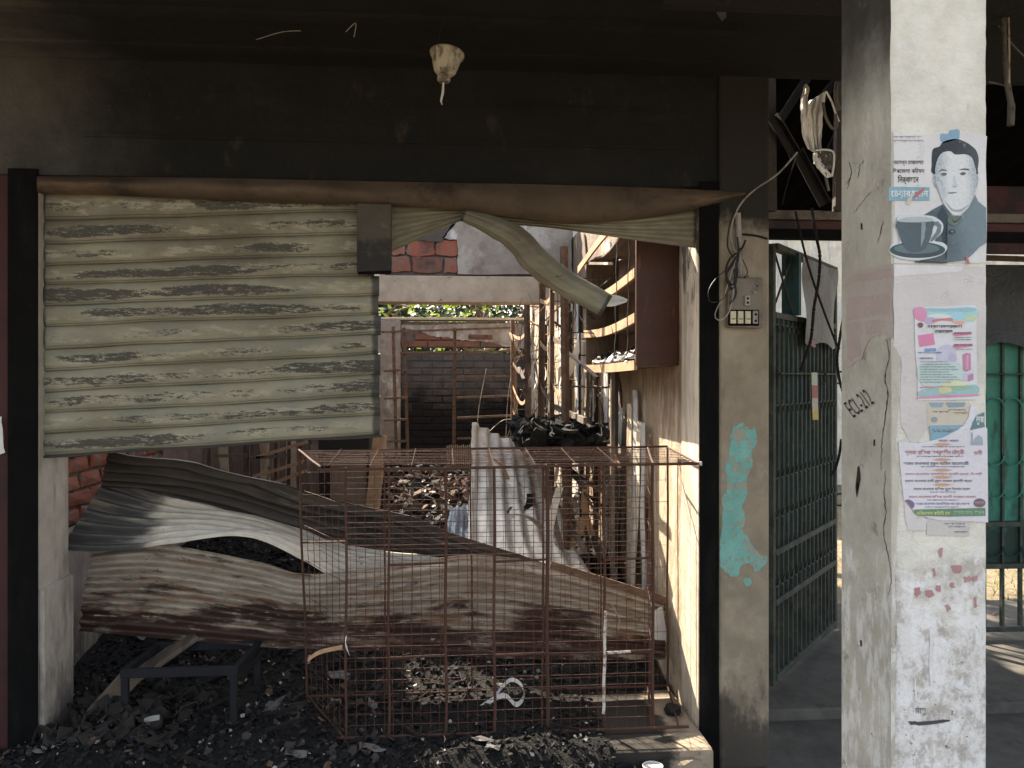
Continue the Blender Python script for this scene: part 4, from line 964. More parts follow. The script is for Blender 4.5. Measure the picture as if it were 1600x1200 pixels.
for k in range(48):
    y = rh.uniform(4.3, 7.4); x = rh.uniform(.55, .93); z1 = rh.uniform(1.3, 2.2); L_ = rh.uniform(.25, .9)
    P = [Vector((x, y, z1))]
    for q in range(4): P.append(P[-1]+Vector((rh.gauss(0, .03), rh.gauss(0, .05), -L_/4)))
    MB().tube(cr([tuple(p) for p in P], 4), rh.choice((.0016, .0022, .0032)), 4).build('burnt_wire', rh.choice((m_cablew, m_darkiron, m_rust2, m_darkiron)), hg, True)
for k in range(34):
    y = rh.uniform(4.2, 7.2); x = rh.uniform(.5, .9); z = rh.uniform(.75, 2.15); a = Vector((x, y, z)); d = Vector((rh.gauss(0, .10), rh.gauss(0, .28), rh.gauss(0, .10)))
    MB().bar(a, a+d, rh.uniform(.01, .03), rh.uniform(.004, .012)).build('loose_lath', rh.choice((m_wood, m_rust2, m_char, m_wood, m_wood2)), hg)
for k in range(16):
    y = rh.uniform(4.3, 6.8); x = rh.uniform(.55, .93); z = rh.uniform(.9, 1.9); w = rh.uniform(.03, .09); L_ = rh.uniform(.1, .35)
    G = [[Vector((x+.02*sin(q*.9+k), y+w*(j-.5)+.01*sin(q+j), z-L_*q/6)) for j in (0, .5, 1)] for q in range(7)]
    MB().sheet(G, .002).build('torn_sheet', rh.choice((m_white, m_pale, m_rreveal, m_wood2)), hg)
wp = ribbon('white_panel_shred', [tuple(PY(905, 535, 5.0)), tuple(PY(893, 570, 4.95)), tuple(PY(872, 590, 4.9))], .12, m_white, tw=lambda u: 1.3+.5*u); tag(wp, 'bent white panel shred hanging on the near rack in the right half', 'scrap')
# ------------------------------------------------------------------ middle rack (thin frame near the rear wall)
mr = thing('angle_iron_rack', (0, 8.6, .4), 'thin rusty shelf frame standing before the blackened rear wall', 'shelf rack')
YM = 8.6
for px, px2, t0 in ((612, 618, 510), (629, 636, 512), (713, 711, 512), (800, 808, 500)):
    MB().angle(PY(px2, 745, YM), PY(px, t0, YM), .03, .004).build('upright', m_rust2, mr)
for a, b, ya, yb_ in ((596, 800, 519, 512), (625, 800, 551, 549), (713, 805, 588, 587), (714, 805, 621, 618), (714, 806, 653, 649), (714, 808, 685, 683), (600, 636, 580, 578), (600, 637, 623, 621), (600, 637, 657, 655), (600, 637, 690, 689)):
    MB().bar(PY(a, ya, YM-.02), PY(b, yb_, YM-.02), .02, .022).build('shelf_edge', m_rust2, mr)
for a in ([(760, 575), (748, 640), (745, 690)], [(800, 575), (793, 630), (790, 700)], [(740, 700), (780, 660), (800, 655)]):
    MB().tube(cr([tuple(PY(p[0], p[1], YM-.3)) for p in a], 5), .003, 4).build('loose_wire', m_cablew, mr, True)
# left interior: rack + dark box + board
lr = thing('left_rack', (-1.0, 5.6, .4), 'bent brown shelf frame against the left inner wall under the shutter edge', 'shelf rack')
YQ = 5.7
for px in (328, 388, 432, 452, 470): MB().angle(PY(px, 860, YQ), PY(px+3, 670, YQ), .024, .003).build('upright', m_rust2 if px > 400 else m_wood2, lr)
for a, b, ya, yb_ in ((335, 386, 712, 712), (390, 450, 716, 712), (400, 480, 715, 690), (396, 472, 745, 722), (410, 478, 762, 735)): MB().bar(PY(a, ya, YQ-.05), PY(b, yb_, YQ-.05), .02, .022).build('shelf_edge', m_wood2 if a < 395 else m_wood, lr)
for k, px in enumerate((285, 305, 340, 362, 405, 420, 446, 463)):
    MB().poly(pxpoly([(px, 680), (px+16, 680), (px+18, 800+10*(k % 3)), (px+2, 810)], YQ+.3+.02*k, k, 1.5), .01, nY).build('hanging_board', m_iwall if k % 2 else m_rightwall, lr)
bx = thing('dark_cupboard', tuple(PY(535, 830, 4.9)), 'dark sooty cupboard box standing left of the tan board', 'cupboard')
a = PY(497, 683, 4.9); b = PY(578, 840, 4.9)
B('carcass', (a.x, 4.9, b.z), (b.x-.004, 5.3, a.z), m_char, bx, .006)
B('front_panel', (a.x+.07, 4.885, b.z+.02), (b.x-.02, 4.899, a.z-.1), m_iwall, bx, .003)
plank(PY(581, 808, 4.8), PY(594, 680, 4.85), .10, .02, m_wood, 'tan upright board beside the dark cupboard').rotation_euler
# small white comb-like crate at rear
ct = thing('slatted_crate', tuple(PY(720, 727, 5.4)), 'small pale slatted crate standing on the heap left of the upright sheet', 'crate')
a = PY(699, 697, 5.4); b = PY(743, 730, 5.4)
for k in range(15):
    x = a.x+(b.x-a.x)*k/14; MB().box((x-.003, 5.4, b.z), (x+.003, 5.42, a.z+.004*(k % 3))).build('slat', m_wood, ct)
for z in (b.z+.01, (a.z+b.z)/2, a.z-.02): MB().box((a.x-.01, 5.421, z), (b.x+.01, 5.435, z+.014)).build('rail', m_rust2, ct)

# ================================================================== POST: teal patch, switchboard, cables
YQ2 = YF-.02
tp = [(1143, 668), (1160, 660), (1172, 672), (1180, 668), (1183, 690), (1174, 705), (1176, 728), (1166, 745), (1168, 770), (1160, 790), (1166, 815), (1160, 828), (1175, 850), (1188, 868), (1199, 870), (1197, 884), (1180, 893), (1172, 880), (1158, 884), (1152, 902), (1140, 900), (1126, 885), (1126, 850), (1130, 800), (1127, 780), (1136, 760), (1133, 735), (1140, 700)]
o = MB().poly([PY(a, b, YQ2-.0015) for a, b in jag(tp, 1.5, 5, 2)], .0012, nY).build('teal_paint_patch', m_teal, shop)
o = MB().poly([PY(a, b, YQ2-.0015) for a, b in jag([(1160, 905), (1172, 902), (1175, 912), (1166, 917)], .8, 3, 2)], .0012, nY).build('teal_paint_patch', m_teal, shop)
sw = thing('switchboard', tuple(PY(1160, 513, YQ2)), 'grimy electric switchboard with three cream rocker switches on the beige post', 'switchboard')
a = PY(1133, 435, YQ2); b = PY(1187, 513, YQ2)
B('back_box', (a.x, YQ2-.035, b.z), (b.x, YQ2-.001, a.z), m_board, sw, .004)
zz0 = PY(1160, 509, YQ2-.04).z; zz1 = PY(1160, 484, YQ2-.04).z
B('switch_row_plate', (PY(1138, 0, YQ2-.04).x, YQ2-.041, zz0), (PY(1186, 0, YQ2-.04).x, YQ2-.0355, zz1), m_black, sw, .001)
for i in range(3):
    x0 = PY(1141+i*11.5, 0, YQ2-.045).x; x1_ = PY(1141+i*11.5+8.5, 0, YQ2-.045).x
    s_ = B('rocker_switch', (x0, YQ2-.052, zz0+.008), (x1_, YQ2-.0412, zz1-.006), m_cream, sw, .002)
    MB().poly([(x0+.003, YQ2-.0535, (zz0+zz1)/2-.008), (x1_-.003, YQ2-.0535, (zz0+zz1)/2-.008), (x1_-.003, YQ2-.0535, (zz0+zz1)/2-.003), (x0+.003, YQ2-.0535, (zz0+zz1)/2-.003)], .001, nY).build('rocker_notch', m_board, sw)
x0 = PY(1176, 0, YQ2-.045).x; x1_ = PY(1184, 0, YQ2-.045).x
B('socket', (x0, YQ2-.05, zz0+.008), (x1_, YQ2-.0412, zz1-.004), m_pvc, sw, .002)
for z in (.3, .7): MB().tube([((x0+x1_)/2, YQ2-.0505, zz0+(zz1-zz0)*z), ((x0+x1_)/2, YQ2-.052, zz0+(zz1-zz0)*z)], .005, 8).build('socket_hole', m_black, sw)
a = PY(1163, 462, YQ2-.04); b = PY(1171, 478, YQ2-.04)
B('fuse_holder', (a.x, YQ2-.05, b.z), (b.x, YQ2-.0355, a.z), m_pvc, sw, .002)
for z in (.3, .7): B('fuse_slot', (a.x+.006, YQ2-.0515, b.z+(a.z-b.z)*z-.004), (b.x-.006, YQ2-.0501, b.z+(a.z-b.z)*z+.004), m_black, sw)
for px, py in ((1183, 447), (1138, 505)): MB().tube([PY(px, py, YQ2-.0355), PY(px, py, YQ2-.038)], .004, 8).build('screw', m_darkiron, sw)
cd = MB().tube([PY(1153, 333, YQ2-.012), PY(1155, 390, YQ2-.014), PY(1156, 433, YQ2-.012)], [.011, .0115, .012], 8)
tag(cd.build('conduit', m_pvc, None, True), 'dirty white conduit running down the post into the switchboard', 'conduit')
def cable(pts, r, mat, label, n=6, name='cable', grp='loose cables on the post'):
    return tag(MB().tube(resample(cr([tuple(PY(*p)) for p in pts], 8), 40), r, n).build(name, mat, None, True), label, 'cable', grp)
yc = YQ2-.05
cable([(1246, 238, 3.1), (1215, 272, 3.12), (1180, 296, 3.13), (1158, 318, 3.13), (1145, 345, 3.13), (1142, 372, 3.13), (1150, 395, 3.13)], .0032, m_cablew, 'pale cable arching from the roof corner down to the conduit')
cable([(1150, 330, yc), (1140, 352, yc), (1137, 385, yc), (1146, 402, yc)], .003, m_cable, 'black cable bowed left of the conduit top')
cable([(1150, 392, yc), (1148, 410, yc), (1140, 435, yc), (1132, 460, yc), (1119, 485, yc), (1118, 497, yc), (1128, 500, yc), (1140, 485, yc), (1146, 455, yc), (1143, 440, yc)], .0028, m_cablew, 'pale cable hanging in a long loop past the left edge of the switchboard')
cable([(1150, 400, yc-.01), (1138, 418, yc-.01), (1118, 436, yc-.01), (1107, 455, yc-.01), (1110, 472, yc-.01), (1128, 468, yc-.01), (1142, 448, yc-.01)], .0018, m_cable, 'thin dark cable looping widest to the left of the switchboard')
cable([(1165, 375, yc), (1158, 390, yc), (1140, 405, yc), (1134, 428, yc), (1144, 445, yc), (1152, 430, yc), (1150, 410, yc)], .0045, m_cable, 'thick black cable coil beside the conduit')
cable([(1157, 388, yc), (1145, 412, yc), (1135, 430, yc), (1142, 452, yc), (1150, 440, yc), (1146, 420, yc)], .004, m_cable, 'second black coil tucked against the conduit base')
cable([(1160, 405, yc), (1168, 425, yc), (1162, 434, yc), (1170, 431, yc)], .002, m_cable, 'thin black lead right of the conduit above the switchboard')
cable([(1152, 370, yc), (1154, 400, yc), (1148, 430, yc), (1150, 460, yc), (1140, 475, yc)], .0035, m_cable, 'black lead hanging straight down over the switchboard corner')
cable([(1160, 366, YQ2-.006), (1180, 368, YQ2-.006), (1199, 373, YQ2-.006)], .004, m_rope, 'dark burnt lead running sideways across the post', grp=None)

# ================================================================== PASSAGE FRONT: transom, truss, ropes
tr_ = thing('gate_transom', (2.6, 3.5, 2.08), 'dark red and grey steel beam crossing above the green gates', 'beam')
def zat(py, Y, px=1260): return PY(px, py, Y).z
Yt = 3.5
B('grey_flange', (1.28, Yt-.03, zat(345, Yt)), (5.0, Yt+.05, zat(331, Yt)), m_transom, tr_, .003)
B('red_web', (1.28, Yt-.01, zat(360, Yt)), (5.0, Yt+.04, zat(345.3, Yt)), m_transom_red, tr_, .003)
B('black_lower_flange', (1.28, Yt-.04, zat(373, Yt)), (5.0, Yt+.05, zat(360.3, Yt)), m_black, tr_, .003)
tag(B('red_board', (2.9, 4.3, 2.18), (5.0, 4.33, 2.55), m_transom_red, bevel=.003), 'dark red weathered board above the right gate leaf', 'board')
ts = thing('roof_truss', (1.6, 3.42, 2.2), 'sooty diagonal steel lattice between the beige post and the white pillar', 'truss')
def tb(a, b, Y=3.42, w=.035, mat=m_char): return MB().angle(PY(a[0], a[1], Y), PY(b[0], b[1], Y), w, .005, up=(0, -1, 0)).build('lattice_bar', mat, ts)
tb((1210, 190), (1262, 110)); tb((1262, 170), (1325, 95), 3.36); tb((1210, 180), (1248, 245), 3.40); tb((1248, 235), (1292, 318), 3.38); tb((1330, 180), (1288, 270), 3.40)
MB().bar(PY(1202, 20, 3.45), PY(1205, 330, 3.45), .04, .03, (0, -1, 0)).build('truss_post', m_darkiron, ts)
MB().bar(PY(1189, 0, 3.5), PY(1189, 330, 3.5), .02, .03, (0, -1, 0)).build('truss_post', m_transom_red, ts)
MB().bar(PY(1312, 130, 3.35), PY(1308, 330, 3.35), .03, .03, (0, -1, 0)).build('truss_post', m_darkiron, ts)
for a, b in (((1248, 0), (1254, 60)), ((1275, 0), (1285, 60))): MB().bar(PY(a[0], a[1], 3.2), PY(b[0], b[1], 3.2), .015, .015).build('hanger', m_darkiron, ts)
tag(MB().poly([PY(a, b, 2.6) for a, b in jag([(1120, -2), (1134, -2), (1134, 28), (1128, 32), (1121, 22)], 1, 3, 3)], .004, nY).build('hanging_shred', m_melt2), 'short grey shred hanging at the top edge above the beige post', 'scrap')
# melted plastic
mp = thing('melted_plastic', tuple(PY(1280, 290, 3.2)), 'twisted white melted plastic sheet hanging beside the white pillar', 'melted plastic')
def crumple(name, topl, botl, Y, mat, ridges=3, amp=.02, n=30, nv=16, seed=0):
    T = resample(cr([(a, b, 0) for a, b in topl], 8), n); Bb = resample(cr([(a, b, 0) for a, b in botl], 8), n); G = []
    for k in range(n):
        row = []
        for j in range(nv+1):
            v = j/nv; p = T[k].lerp(Bb[k], v)
            row.append(PY(p.x+1.2*noise.noise(Vector((k*.3, v*5, seed))), p.y, Y+amp*sin(2*pi*ridges*v+k*.15)+amp*1.2*noise.noise(Vector((k*.2, v*3, seed+4)))))
        G.append(row)
    return MB().sheet(G, .002).build(name, mat, mp, True)
crumple('plastic_fold', [(1256, 136), (1251, 162), (1252, 190), (1254, 212), (1262, 232)], [(1263, 140), (1262, 158), (1268, 180), (1270, 210), (1275, 240)], 3.2, m_melt, 1.5, .01)
crumple('plastic_fold', [(1262, 160), (1256, 185), (1262, 210), (1272, 235), (1278, 255)], [(1291, 142), (1286, 175), (1284, 205), (1283, 232), (1292, 245)], 3.21, m_melt, 3, .014, seed=2)
crumple('plastic_fold', [(1270, 240), (1272, 254), (1282, 268), (1292, 278)], [(1276, 238), (1282, 252), (1290, 262), (1301, 276)], 3.19, m_melt, 1, .006, seed=3)
crumple('plastic_fold', [(1274, 232), (1288, 234), (1302, 238)], [(1272, 256), (1288, 264), (1303, 266)], 3.2, m_melt2, 1.5, .008, seed=5)
for pts, r, mt in (([(1291, 143), (1300, 160), (1306, 178), (1311, 190)], .004, m_melt), ([(1286, 160), (1290, 182), (1300, 200), (1308, 196), (1305, 178)], .006, m_melt2), ([(1274, 235), (1290, 234), (1302, 238), (1303, 255), (1300, 275)], .004, m_melt), ([(1258, 132), (1262, 140), (1259, 150)], .007, m_holder),
                   ([(1289, 270), (1292, 285), (1295, 298)], .006, m_melt2), ([(1256, 86), (1262, 96), (1276, 108), (1286, 114), (1284, 100), (1276, 84), (1268, 82)], .0045, m_melt2), ([(1295, 68), (1301, 72), (1301, 86)], .003, m_melt2), ([(1308, 128), (1306, 150), (1311, 172)], .009, m_melt2)):
    MB().tube(cr([tuple(PY(a, b, 3.19)) for a, b in pts], 6), r, 6).build('plastic_strand', mt, mp, True)
# ropes
def rope(pts, r, label, knots=True, Y=3.38):
    P = resample(cr([tuple(PY(a, b, Y)) for a, b in pts], 10), 90)
    rr = [r*(1+(.45*noise.noise(Vector((i*.9, pts[0][0], 0))) if knots else 0)) for i in range(90)]
    return tag(MB().tube(P, rr, 6).build('hanging_rope', m_rope, None, True), label, 'rope', 'burnt ropes hanging in the gateway')
rope([(1268, 325), (1276, 372), (1281, 400), (1279, 440), (1272, 480), (1267, 530), (1257, 560), (1252, 580)], .0065, 'thick charred rope hanging before the plastic sheet of the left gate leaf')
rope([(1243, 330), (1252, 372), (1266, 425), (1285, 480), (1306, 535), (1312, 545)], .0048, 'straight dark cord slanting from the transom down towards the white pillar', False)
rope([(1318, 495), (1312, 530), (1308, 560), (1311, 590), (1317, 612)], .006, 'short charred rope hugging the pillar edge near the gate ring')
rope([(1315, 686), (1311, 712), (1304, 735), (1297, 742)], .006, 'loose charred rope end beside the pillar below mid height')
for a, b in (((1245, 245), (1222, 320)),): rope([a, ((a[0]+b[0])/2-2, (a[1]+b[1])/2), b], .003, 'thin dark cord slanting above the transom by the post', False, 3.3)

# ================================================================== GATES
gA = Vector((1.546, 3.84, 0)); gB = Vector((2.27, 4.70, 0))
def gate(name, A, Bv, label, panelmat, npan, hsag=0):
    t = thing(name, (A.x, A.y, .03), label, 'gate', 'green steel gate leaves')
    d = (Bv-A); L = d.length; d.normalize(); nrm = Vector((d.y, -d.x, 0))
    if nrm.y > 0: nrm = -nrm
    def Q(s, z, o=0.): return A+d*s+nrm*o+Vector((0, 0, z))
    zt3, zp = 2.13, 1.80
    Z = dict(bot=.06, low=.42, mid=.66, bar=1.52, top=zt3)
    up_ = tuple(nrm)
    for s in (0, L): MB().bar(Q(s, .03), Q(s, zt3), .035, .035, up_).build('frame_stile', m_gatebar, t, bevel=.003)
    for z, w in ((Z['bot'], .04), (Z['low'], .035), (Z['mid'], .035), (zp, .03), (Z['top'], .05)):
        MB().bar(Q(.018, z, .004), Q(L-.018, z, .004), .03, w, up_).build('frame_rail', m_gatebar, t, bevel=.003)
    MB().bar(Q(.018, Z['bar'], .024), Q(L-.018, Z['bar'], .024), .008, .04, up_).build('flat_rail', m_gatebar, t, bevel=.002)
    step = L/npan
    for i in range(1, npan):
        s = i*step
        MB().bar(Q(s, Z['low'], .006), Q(s, zp, .006), .014, .014, up_).build('upright_bar', m_gatebar, t)
        MB().bar(Q(s, Z['bot'], .0), Q(s, Z['low'], .0), .014, .026, up_).build('lower_bar', m_gatebar, t)
    for i in range(npan):      # folded sheet panels
        s0 = i*step; G = []
        for k in range(7):
            a = k/6; G.append([Q(s0+step*a, z, -.008-.010*sin(pi*a)) for z in (Z['low']+.01, 1.0, 1.4, zp)])
        MB().sheet(G, .0015).build('panel', panelmat, t, True)
    for z, sg in ((1.72, 1), (1.33, 1), (1.05, -1), (.86, -1), (.53, -1)):
        for i in range(npan):
            s0 = i*step
            MB().tube([Q(s0+step*(.5-.5*cos(pi*k/8)), z+sg*step*.5*sin(pi*k/8), .016) for k in range(9)], .0045, 5).build('scallop_rod', m_gatebar if panelmat is m_green2 else m_green, t, True)
    return t, Q, L, zp, zt3
g1, Q, L, zp, zt3 = gate('gate_leaf', gA, gB, 'blue green steel gate leaf swung inwards beside the beige post', m_green2, 15)
MB().bar(Q(L*.28, zp+.015), Q(L*.28, zt3), .03, .09, (.7, -.7, 0)).build('stub_post', m_green2, g1)
MB().bar(Q(.02, zt3-.03, .01), Q(L*.27, zp+.02, .01), .008, .008).build('brace_rod', m_darkiron, g1)
MB().bar(Q(.02, zp+.02, .0), Q(L*.27, zt3-.03, .0), .008, .008).build('brace_rod', m_darkiron, g1)
for s, z in ((L+.03, 1.5), (L*.62, 1.5), (L+.03, .78)):
    c = Q(s, z, .03); MB().tube([c+Vector((.05*cos(a), 0, .035*sin(a))) for a in [i*2*pi/16 for i in range(17)]], .006, 6).build('ring', m_darkiron, g1, True)
# plastic sheet on gate
G = []
for i in range(26):
    u = i/25; row = []
    for j in range(22):
        v = j/21; p = Q(L*(.31+.58*u), zt3-.015-(zt3-1.69+.015*sin(u*9))*v, .05+.018*noise.noise(Vector((u*3.5, v*2.2, 2)))+.012*sin(u*9+v*2)*v); row.append(p)
    G.append(row)
tag(MB().sheet(G, .001).build('plastic_sheet', m_bag, None, True), 'crumpled grey plastic sheet draped over the top of the left gate leaf', 'plastic sheet')
fl = MB().poly([Q(L*.345, 1.72, .07), Q(L*.44, 1.66, .075), Q(L*.38, 1.655, .075)], .003, nY); tag(fl.build('red_cloth_scrap', ink((.35, .03, .05))), 'small dark red scrap under the corner of the plastic sheet', 'scrap')
# sachet strip hanging on gate
ss = thing('sachet_strip', tuple(Q(L*.68, 1.3, .06)), 'hanging strip of yellow and green packets on the left gate leaf', 'packet strip')
q0 = PY(1272, 582, 4.15)
for k, (ya, yb_, c) in enumerate(((582, 602, (.55, .6, .45)), (602, 622, (.45, .12, .07)), (622, 640, (.6, .5, .4)), (640, 656, (.70, .50, .06)))):
    MB().poly([PY(a, b, 4.15) for a, b in ((1268+k*.5, ya), (1277+k*.5, ya), (1277.5+k*.5, yb_), (1268.5+k*.5, yb_))], .003, nY).build('sachet', ink(c), ss)
g2, Q2, L2, zp2, zt4 = gate('gate_leaf', Vector((2.75, 4.52, 0)), Vector((4.25, 4.48, 0)), 'bright green steel gate leaf with scalloped rods right of the white pillar', m_green, 14)
G = [[Q2(L2*u/20, 2.13-(.46+.03*sin(u*.9))*v/12, .05+.03*noise.noise(Vector((u*.25, v*.2, 7)))+.014*sin(u*.8)) for v in range(13)] for u in range(21)]
tag(MB().sheet(G, .002).build('tarpaulin', m_tarp, None, True), 'black sooty tarpaulin hung over the top of the right gate leaf', 'tarpaulin')
tag(MB().bar(Q2(0, 2.19, .03), Q2(L2, 2.155, .03), .02, .03).build('bamboo_pole', m_wood2), 'thin pole laid over the tarpaulin on the right gate leaf', 'pole')
# stick hanging right of pillar
st = thing('hanging_stick', tuple(PY(1578, 195, 2.6)), 'burnt half peeled stick hanging from the ceiling at the right edge', 'stick')
MB().tube(cr([tuple(PY(1570, -30, 2.6)), tuple(PY(1569, 40, 2.6)), tuple(PY(1571, 90, 2.6)), tuple(PY(1575, 135, 2.6)), tuple(PY(1580, 165, 2.6)), tuple(PY(1579, 196, 2.6))], 6), [.008]*12+[.010]*12+[.012]*7, 8).build('stick_core', m_melt2, st, True)
MB().tube([PY(1575, -10, 2.59), PY(1577, 60, 2.59), PY(1577, 130, 2.59)], .003, 5).build('stick_bark', m_holder, st, True)
for p in ([(1545, 128), (1560, 131), (1573, 135)], [(1560, 40), (1578, 65), (1602, 90)]):
    cable([(a, b, 2.62) for a, b in p], .0028, m_melt2, 'stub of grey cable crossing the hanging stick %s' % ('low' if p[0][0] == 1545 else 'high'), grp=None)
# cigarette-like paper roll on the passage step
c = PZ(1250, 1113, -.045); tag(MB().tube([c+Vector((-.045, 0, .008)), c+Vector((.045, .004, .008))], .008, 8).build('paper_roll', m_white, None, True), 'small white paper roll on the floor before the gate step', 'paper roll')
tag(MB().poly([PY(a, b, YF-.03) for a, b in jag([(-6, 655), (2, 650), (4, 680), (7, 708), (-6, 712)], 1, 3, 1)], .002, nY).build('torn_paper', m_white), 'torn white paper on the maroon wall at the left edge', 'paper')

# ================================================================== WHITE PILLAR
YPF = 1.50
pxl, pxr = PY(1395, 600, YPF).x, PY(1543.5, 600, YPF).x
YPB = YPF+.203
pil = thing('concrete_pillar', ((pxl+pxr)/2, YPF+.13, -.05), 'peeling white painted square pillar covered in posters at the right', 'pillar')
def face_grid(fn, nu, nv): return [[fn(i/nu, j/nv) for j in range(nv+1)] for i in range(nu+1)]
zt5 = 2.69
def rough_edge(z, seed): return .0018*noise.noise(Vector((z*7, seed, 0)))+.0012*noise.noise(Vector((z*40, seed, 2)))
def colfn(seed_l, seed_r, yfront):
    m = MB()
    # rounded-corner pillar: ring of points per level
    lv = 150; o = 0
    for j in range(lv+1):
        z = -.05+(zt5+.05)*j/lv
        el = rough_edge(z, 1); er = rough_edge(z, 5); dent = max(0, noise.noise(Vector((z*5, 9, 1)))-.3)*.012
        c = .006
        ring = [(pxl+c+el+dent, YPF), (pxl+(pxr-pxl)*.33, YPF+.0006*noise.noise(Vector((z*8, 1, 1)))), (pxl+(pxr-pxl)*.66, YPF), (pxr-c+er, YPF), (pxr+er, YPF+c), (pxr, YPB), (pxl, YPB), (pxl+el, YPF+c+dent)]
        m.v += [Vector((x, y, z)) for x, y in ring]
    k = 8
    for j in range(lv):
        for i in range(k): i2 = (i+1) % k; m.f.append([j*k+i, j*k+i2, (j+1)*k+i2, (j+1)*k+i])
    return m
full = colfn(1, 5, YPF)
# split by face: the limewashed front/right/back and the bare olive side
side = MB(); side.v = list(full.v); side.f = [f for n_, f in enumerate(full.f) if n_ % 8 in (6,)]
front = MB(); front.v = list(full.v); front.f = [f for n_, f in enumerate(full.f) if n_ % 8 not in (6,)]
front.build('limewashed_face', m_pillar, pil, True); side.build('olive_side_face', m_pside, pil, True)
# cracks and chips
def crack(pts, w, fn, nrm):
    m = MB()
    P = resample(cr([(a, b, 0) for a, b in pts], 6), 40); L_ = []; R_ = []
    for i, p in enumerate(P):
        jx = .9*noise.noise(Vector((p.y*.25, p.x*.1, 3)))*2.2; ww = w*(.35+abs(noise.noise(Vector((p.y*.12, 7, p.x*.2))))*2)*(1-abs(2*i/39-1)**4*.8)
        L_.append(fn(p.x+jx-ww, p.y)); R_.append(fn(p.x+jx+ww, p.y))
    return m.poly(L_+R_[::-1], .0004, nrm).build('crack', m_crack, pil)
fS = lambda a, b: PX(a, b, pxl-.0012); fF = lambda a, b: PY(a, b, YPF-.0012)
nS = Vector((-1, 0, 0))
crack([(1386, 530), (1389, 560), (1382, 590), (1387, 615), (1383, 650), (1379, 680), (1376, 735)], .5, fS, nS)
crack([(1384, 735), (1381, 770), (1384, 800), (1380, 830), (1388, 870), (1392, 905), (1388, 930)], .45, fS, nS)
crack([(1326, 253), (1330, 270), (1326, 285), (1323, 296)], .5, fS, nS); crack([(1330, 253), (1345, 256), (1349, 250)], .6, fS, nS); crack([(1344, 256), (1342, 268), (1340, 278)], .5, fS, nS)
crack([(1380, 301), (1362, 300), (1352, 310), (1342, 322), (1334, 333)], .4, fS, nS)
crack([(1380, 345), (1376, 360), (1371, 380)], .4, fS, nS)
for a, b in ((1346, 354), (1366, 692), (1340, 760), (1345, 1005)):
    MB().poly([fS(x, y) for x, y in jag([(a-1.2, b-5), (a+1.2, b-5), (a+1.5, b+5), (a-1, b+5)], .5, 2, a)], .0004, nS).build('gouge', m_crack, pil)
MB().poly([fS(x, y) for x, y in jag([(1340, 730), (1343, 728), (1344, 750), (1339, 778), (1336, 760)], .6, 2, 4)], .0004, nS).build('gouge', m_crack, pil)
# olive render spalled on the front corner
MB().poly([fF(x, y) for x, y in jag([(1396, 205), (1402, 300), (1396, 400), (1394, 400), (1394, 205)], .8, 3, 4)], .0005, nY).build('edge_render', m_pside, pil)
MB().poly([fF(x, y) for x, y in jag([(1393, 536), (1404, 538), (1407, 560), (1403, 640), (1398, 700), (1404, 760), (1399, 900), (1401, 1010), (1398, 1180), (1393, 1200)], 1.0, 4, 4)], .0006, nY).build('edge_render', m_pside, pil)

# ------------------------------------------------------------------ prints
def Fp(L_): return lambda a, b: PY(a, b, YPF-.0016-.0005*L_)
def shape(name, pts, L_, col, parent, smooth=0, fn=None, nrm=nY):
    fn = fn or Fp(L_); pts = [(p[0], p[1]) for p in pts]
    if smooth: pts = [(v.x, v.y) for v in closed([(a, b, 0) for a, b in pts], smooth)]
    m = MB().poly([fn(a, b) for a, b in pts], .0004, nrm)
    return m.build(name, col if isinstance(col, bpy.types.Material) else ink(col), parent)
def bn_order(s):
    """visual order for the signs written left of their consonant"""
    out = []; i = 0
    cons = lambda ch: '\u0995' <= ch <= '\u09b9' or ch in '\u09dc\u09dd\u09df\u09ce'
    while i < len(s):
        if cons(s[i]):
            j = i+1
            while j < len(s) and s[j] == '\u09bc': j += 1
            while j+1 < len(s) and s[j] == '\u09cd' and cons(s[j+1]):
                j += 2
                while j < len(s) and s[j] == '\u09bc': j += 1
            cl = s[i:j]
            if j < len(s) and s[j] in '\u09bf\u09c7\u09c8': out.append(s[j]+cl); j += 1
            elif j < len(s) and s[j] == '\u09cb': out.append('\u09c7'+cl+'\u09be'); j += 1
            elif j < len(s) and s[j] == '\u09cc': out.append('\u09c7'+cl+'\u09d7'); j += 1
            else: out.append(cl)
            i = j
        else: out.append(s[i]); i += 1
    return ''.join(out)
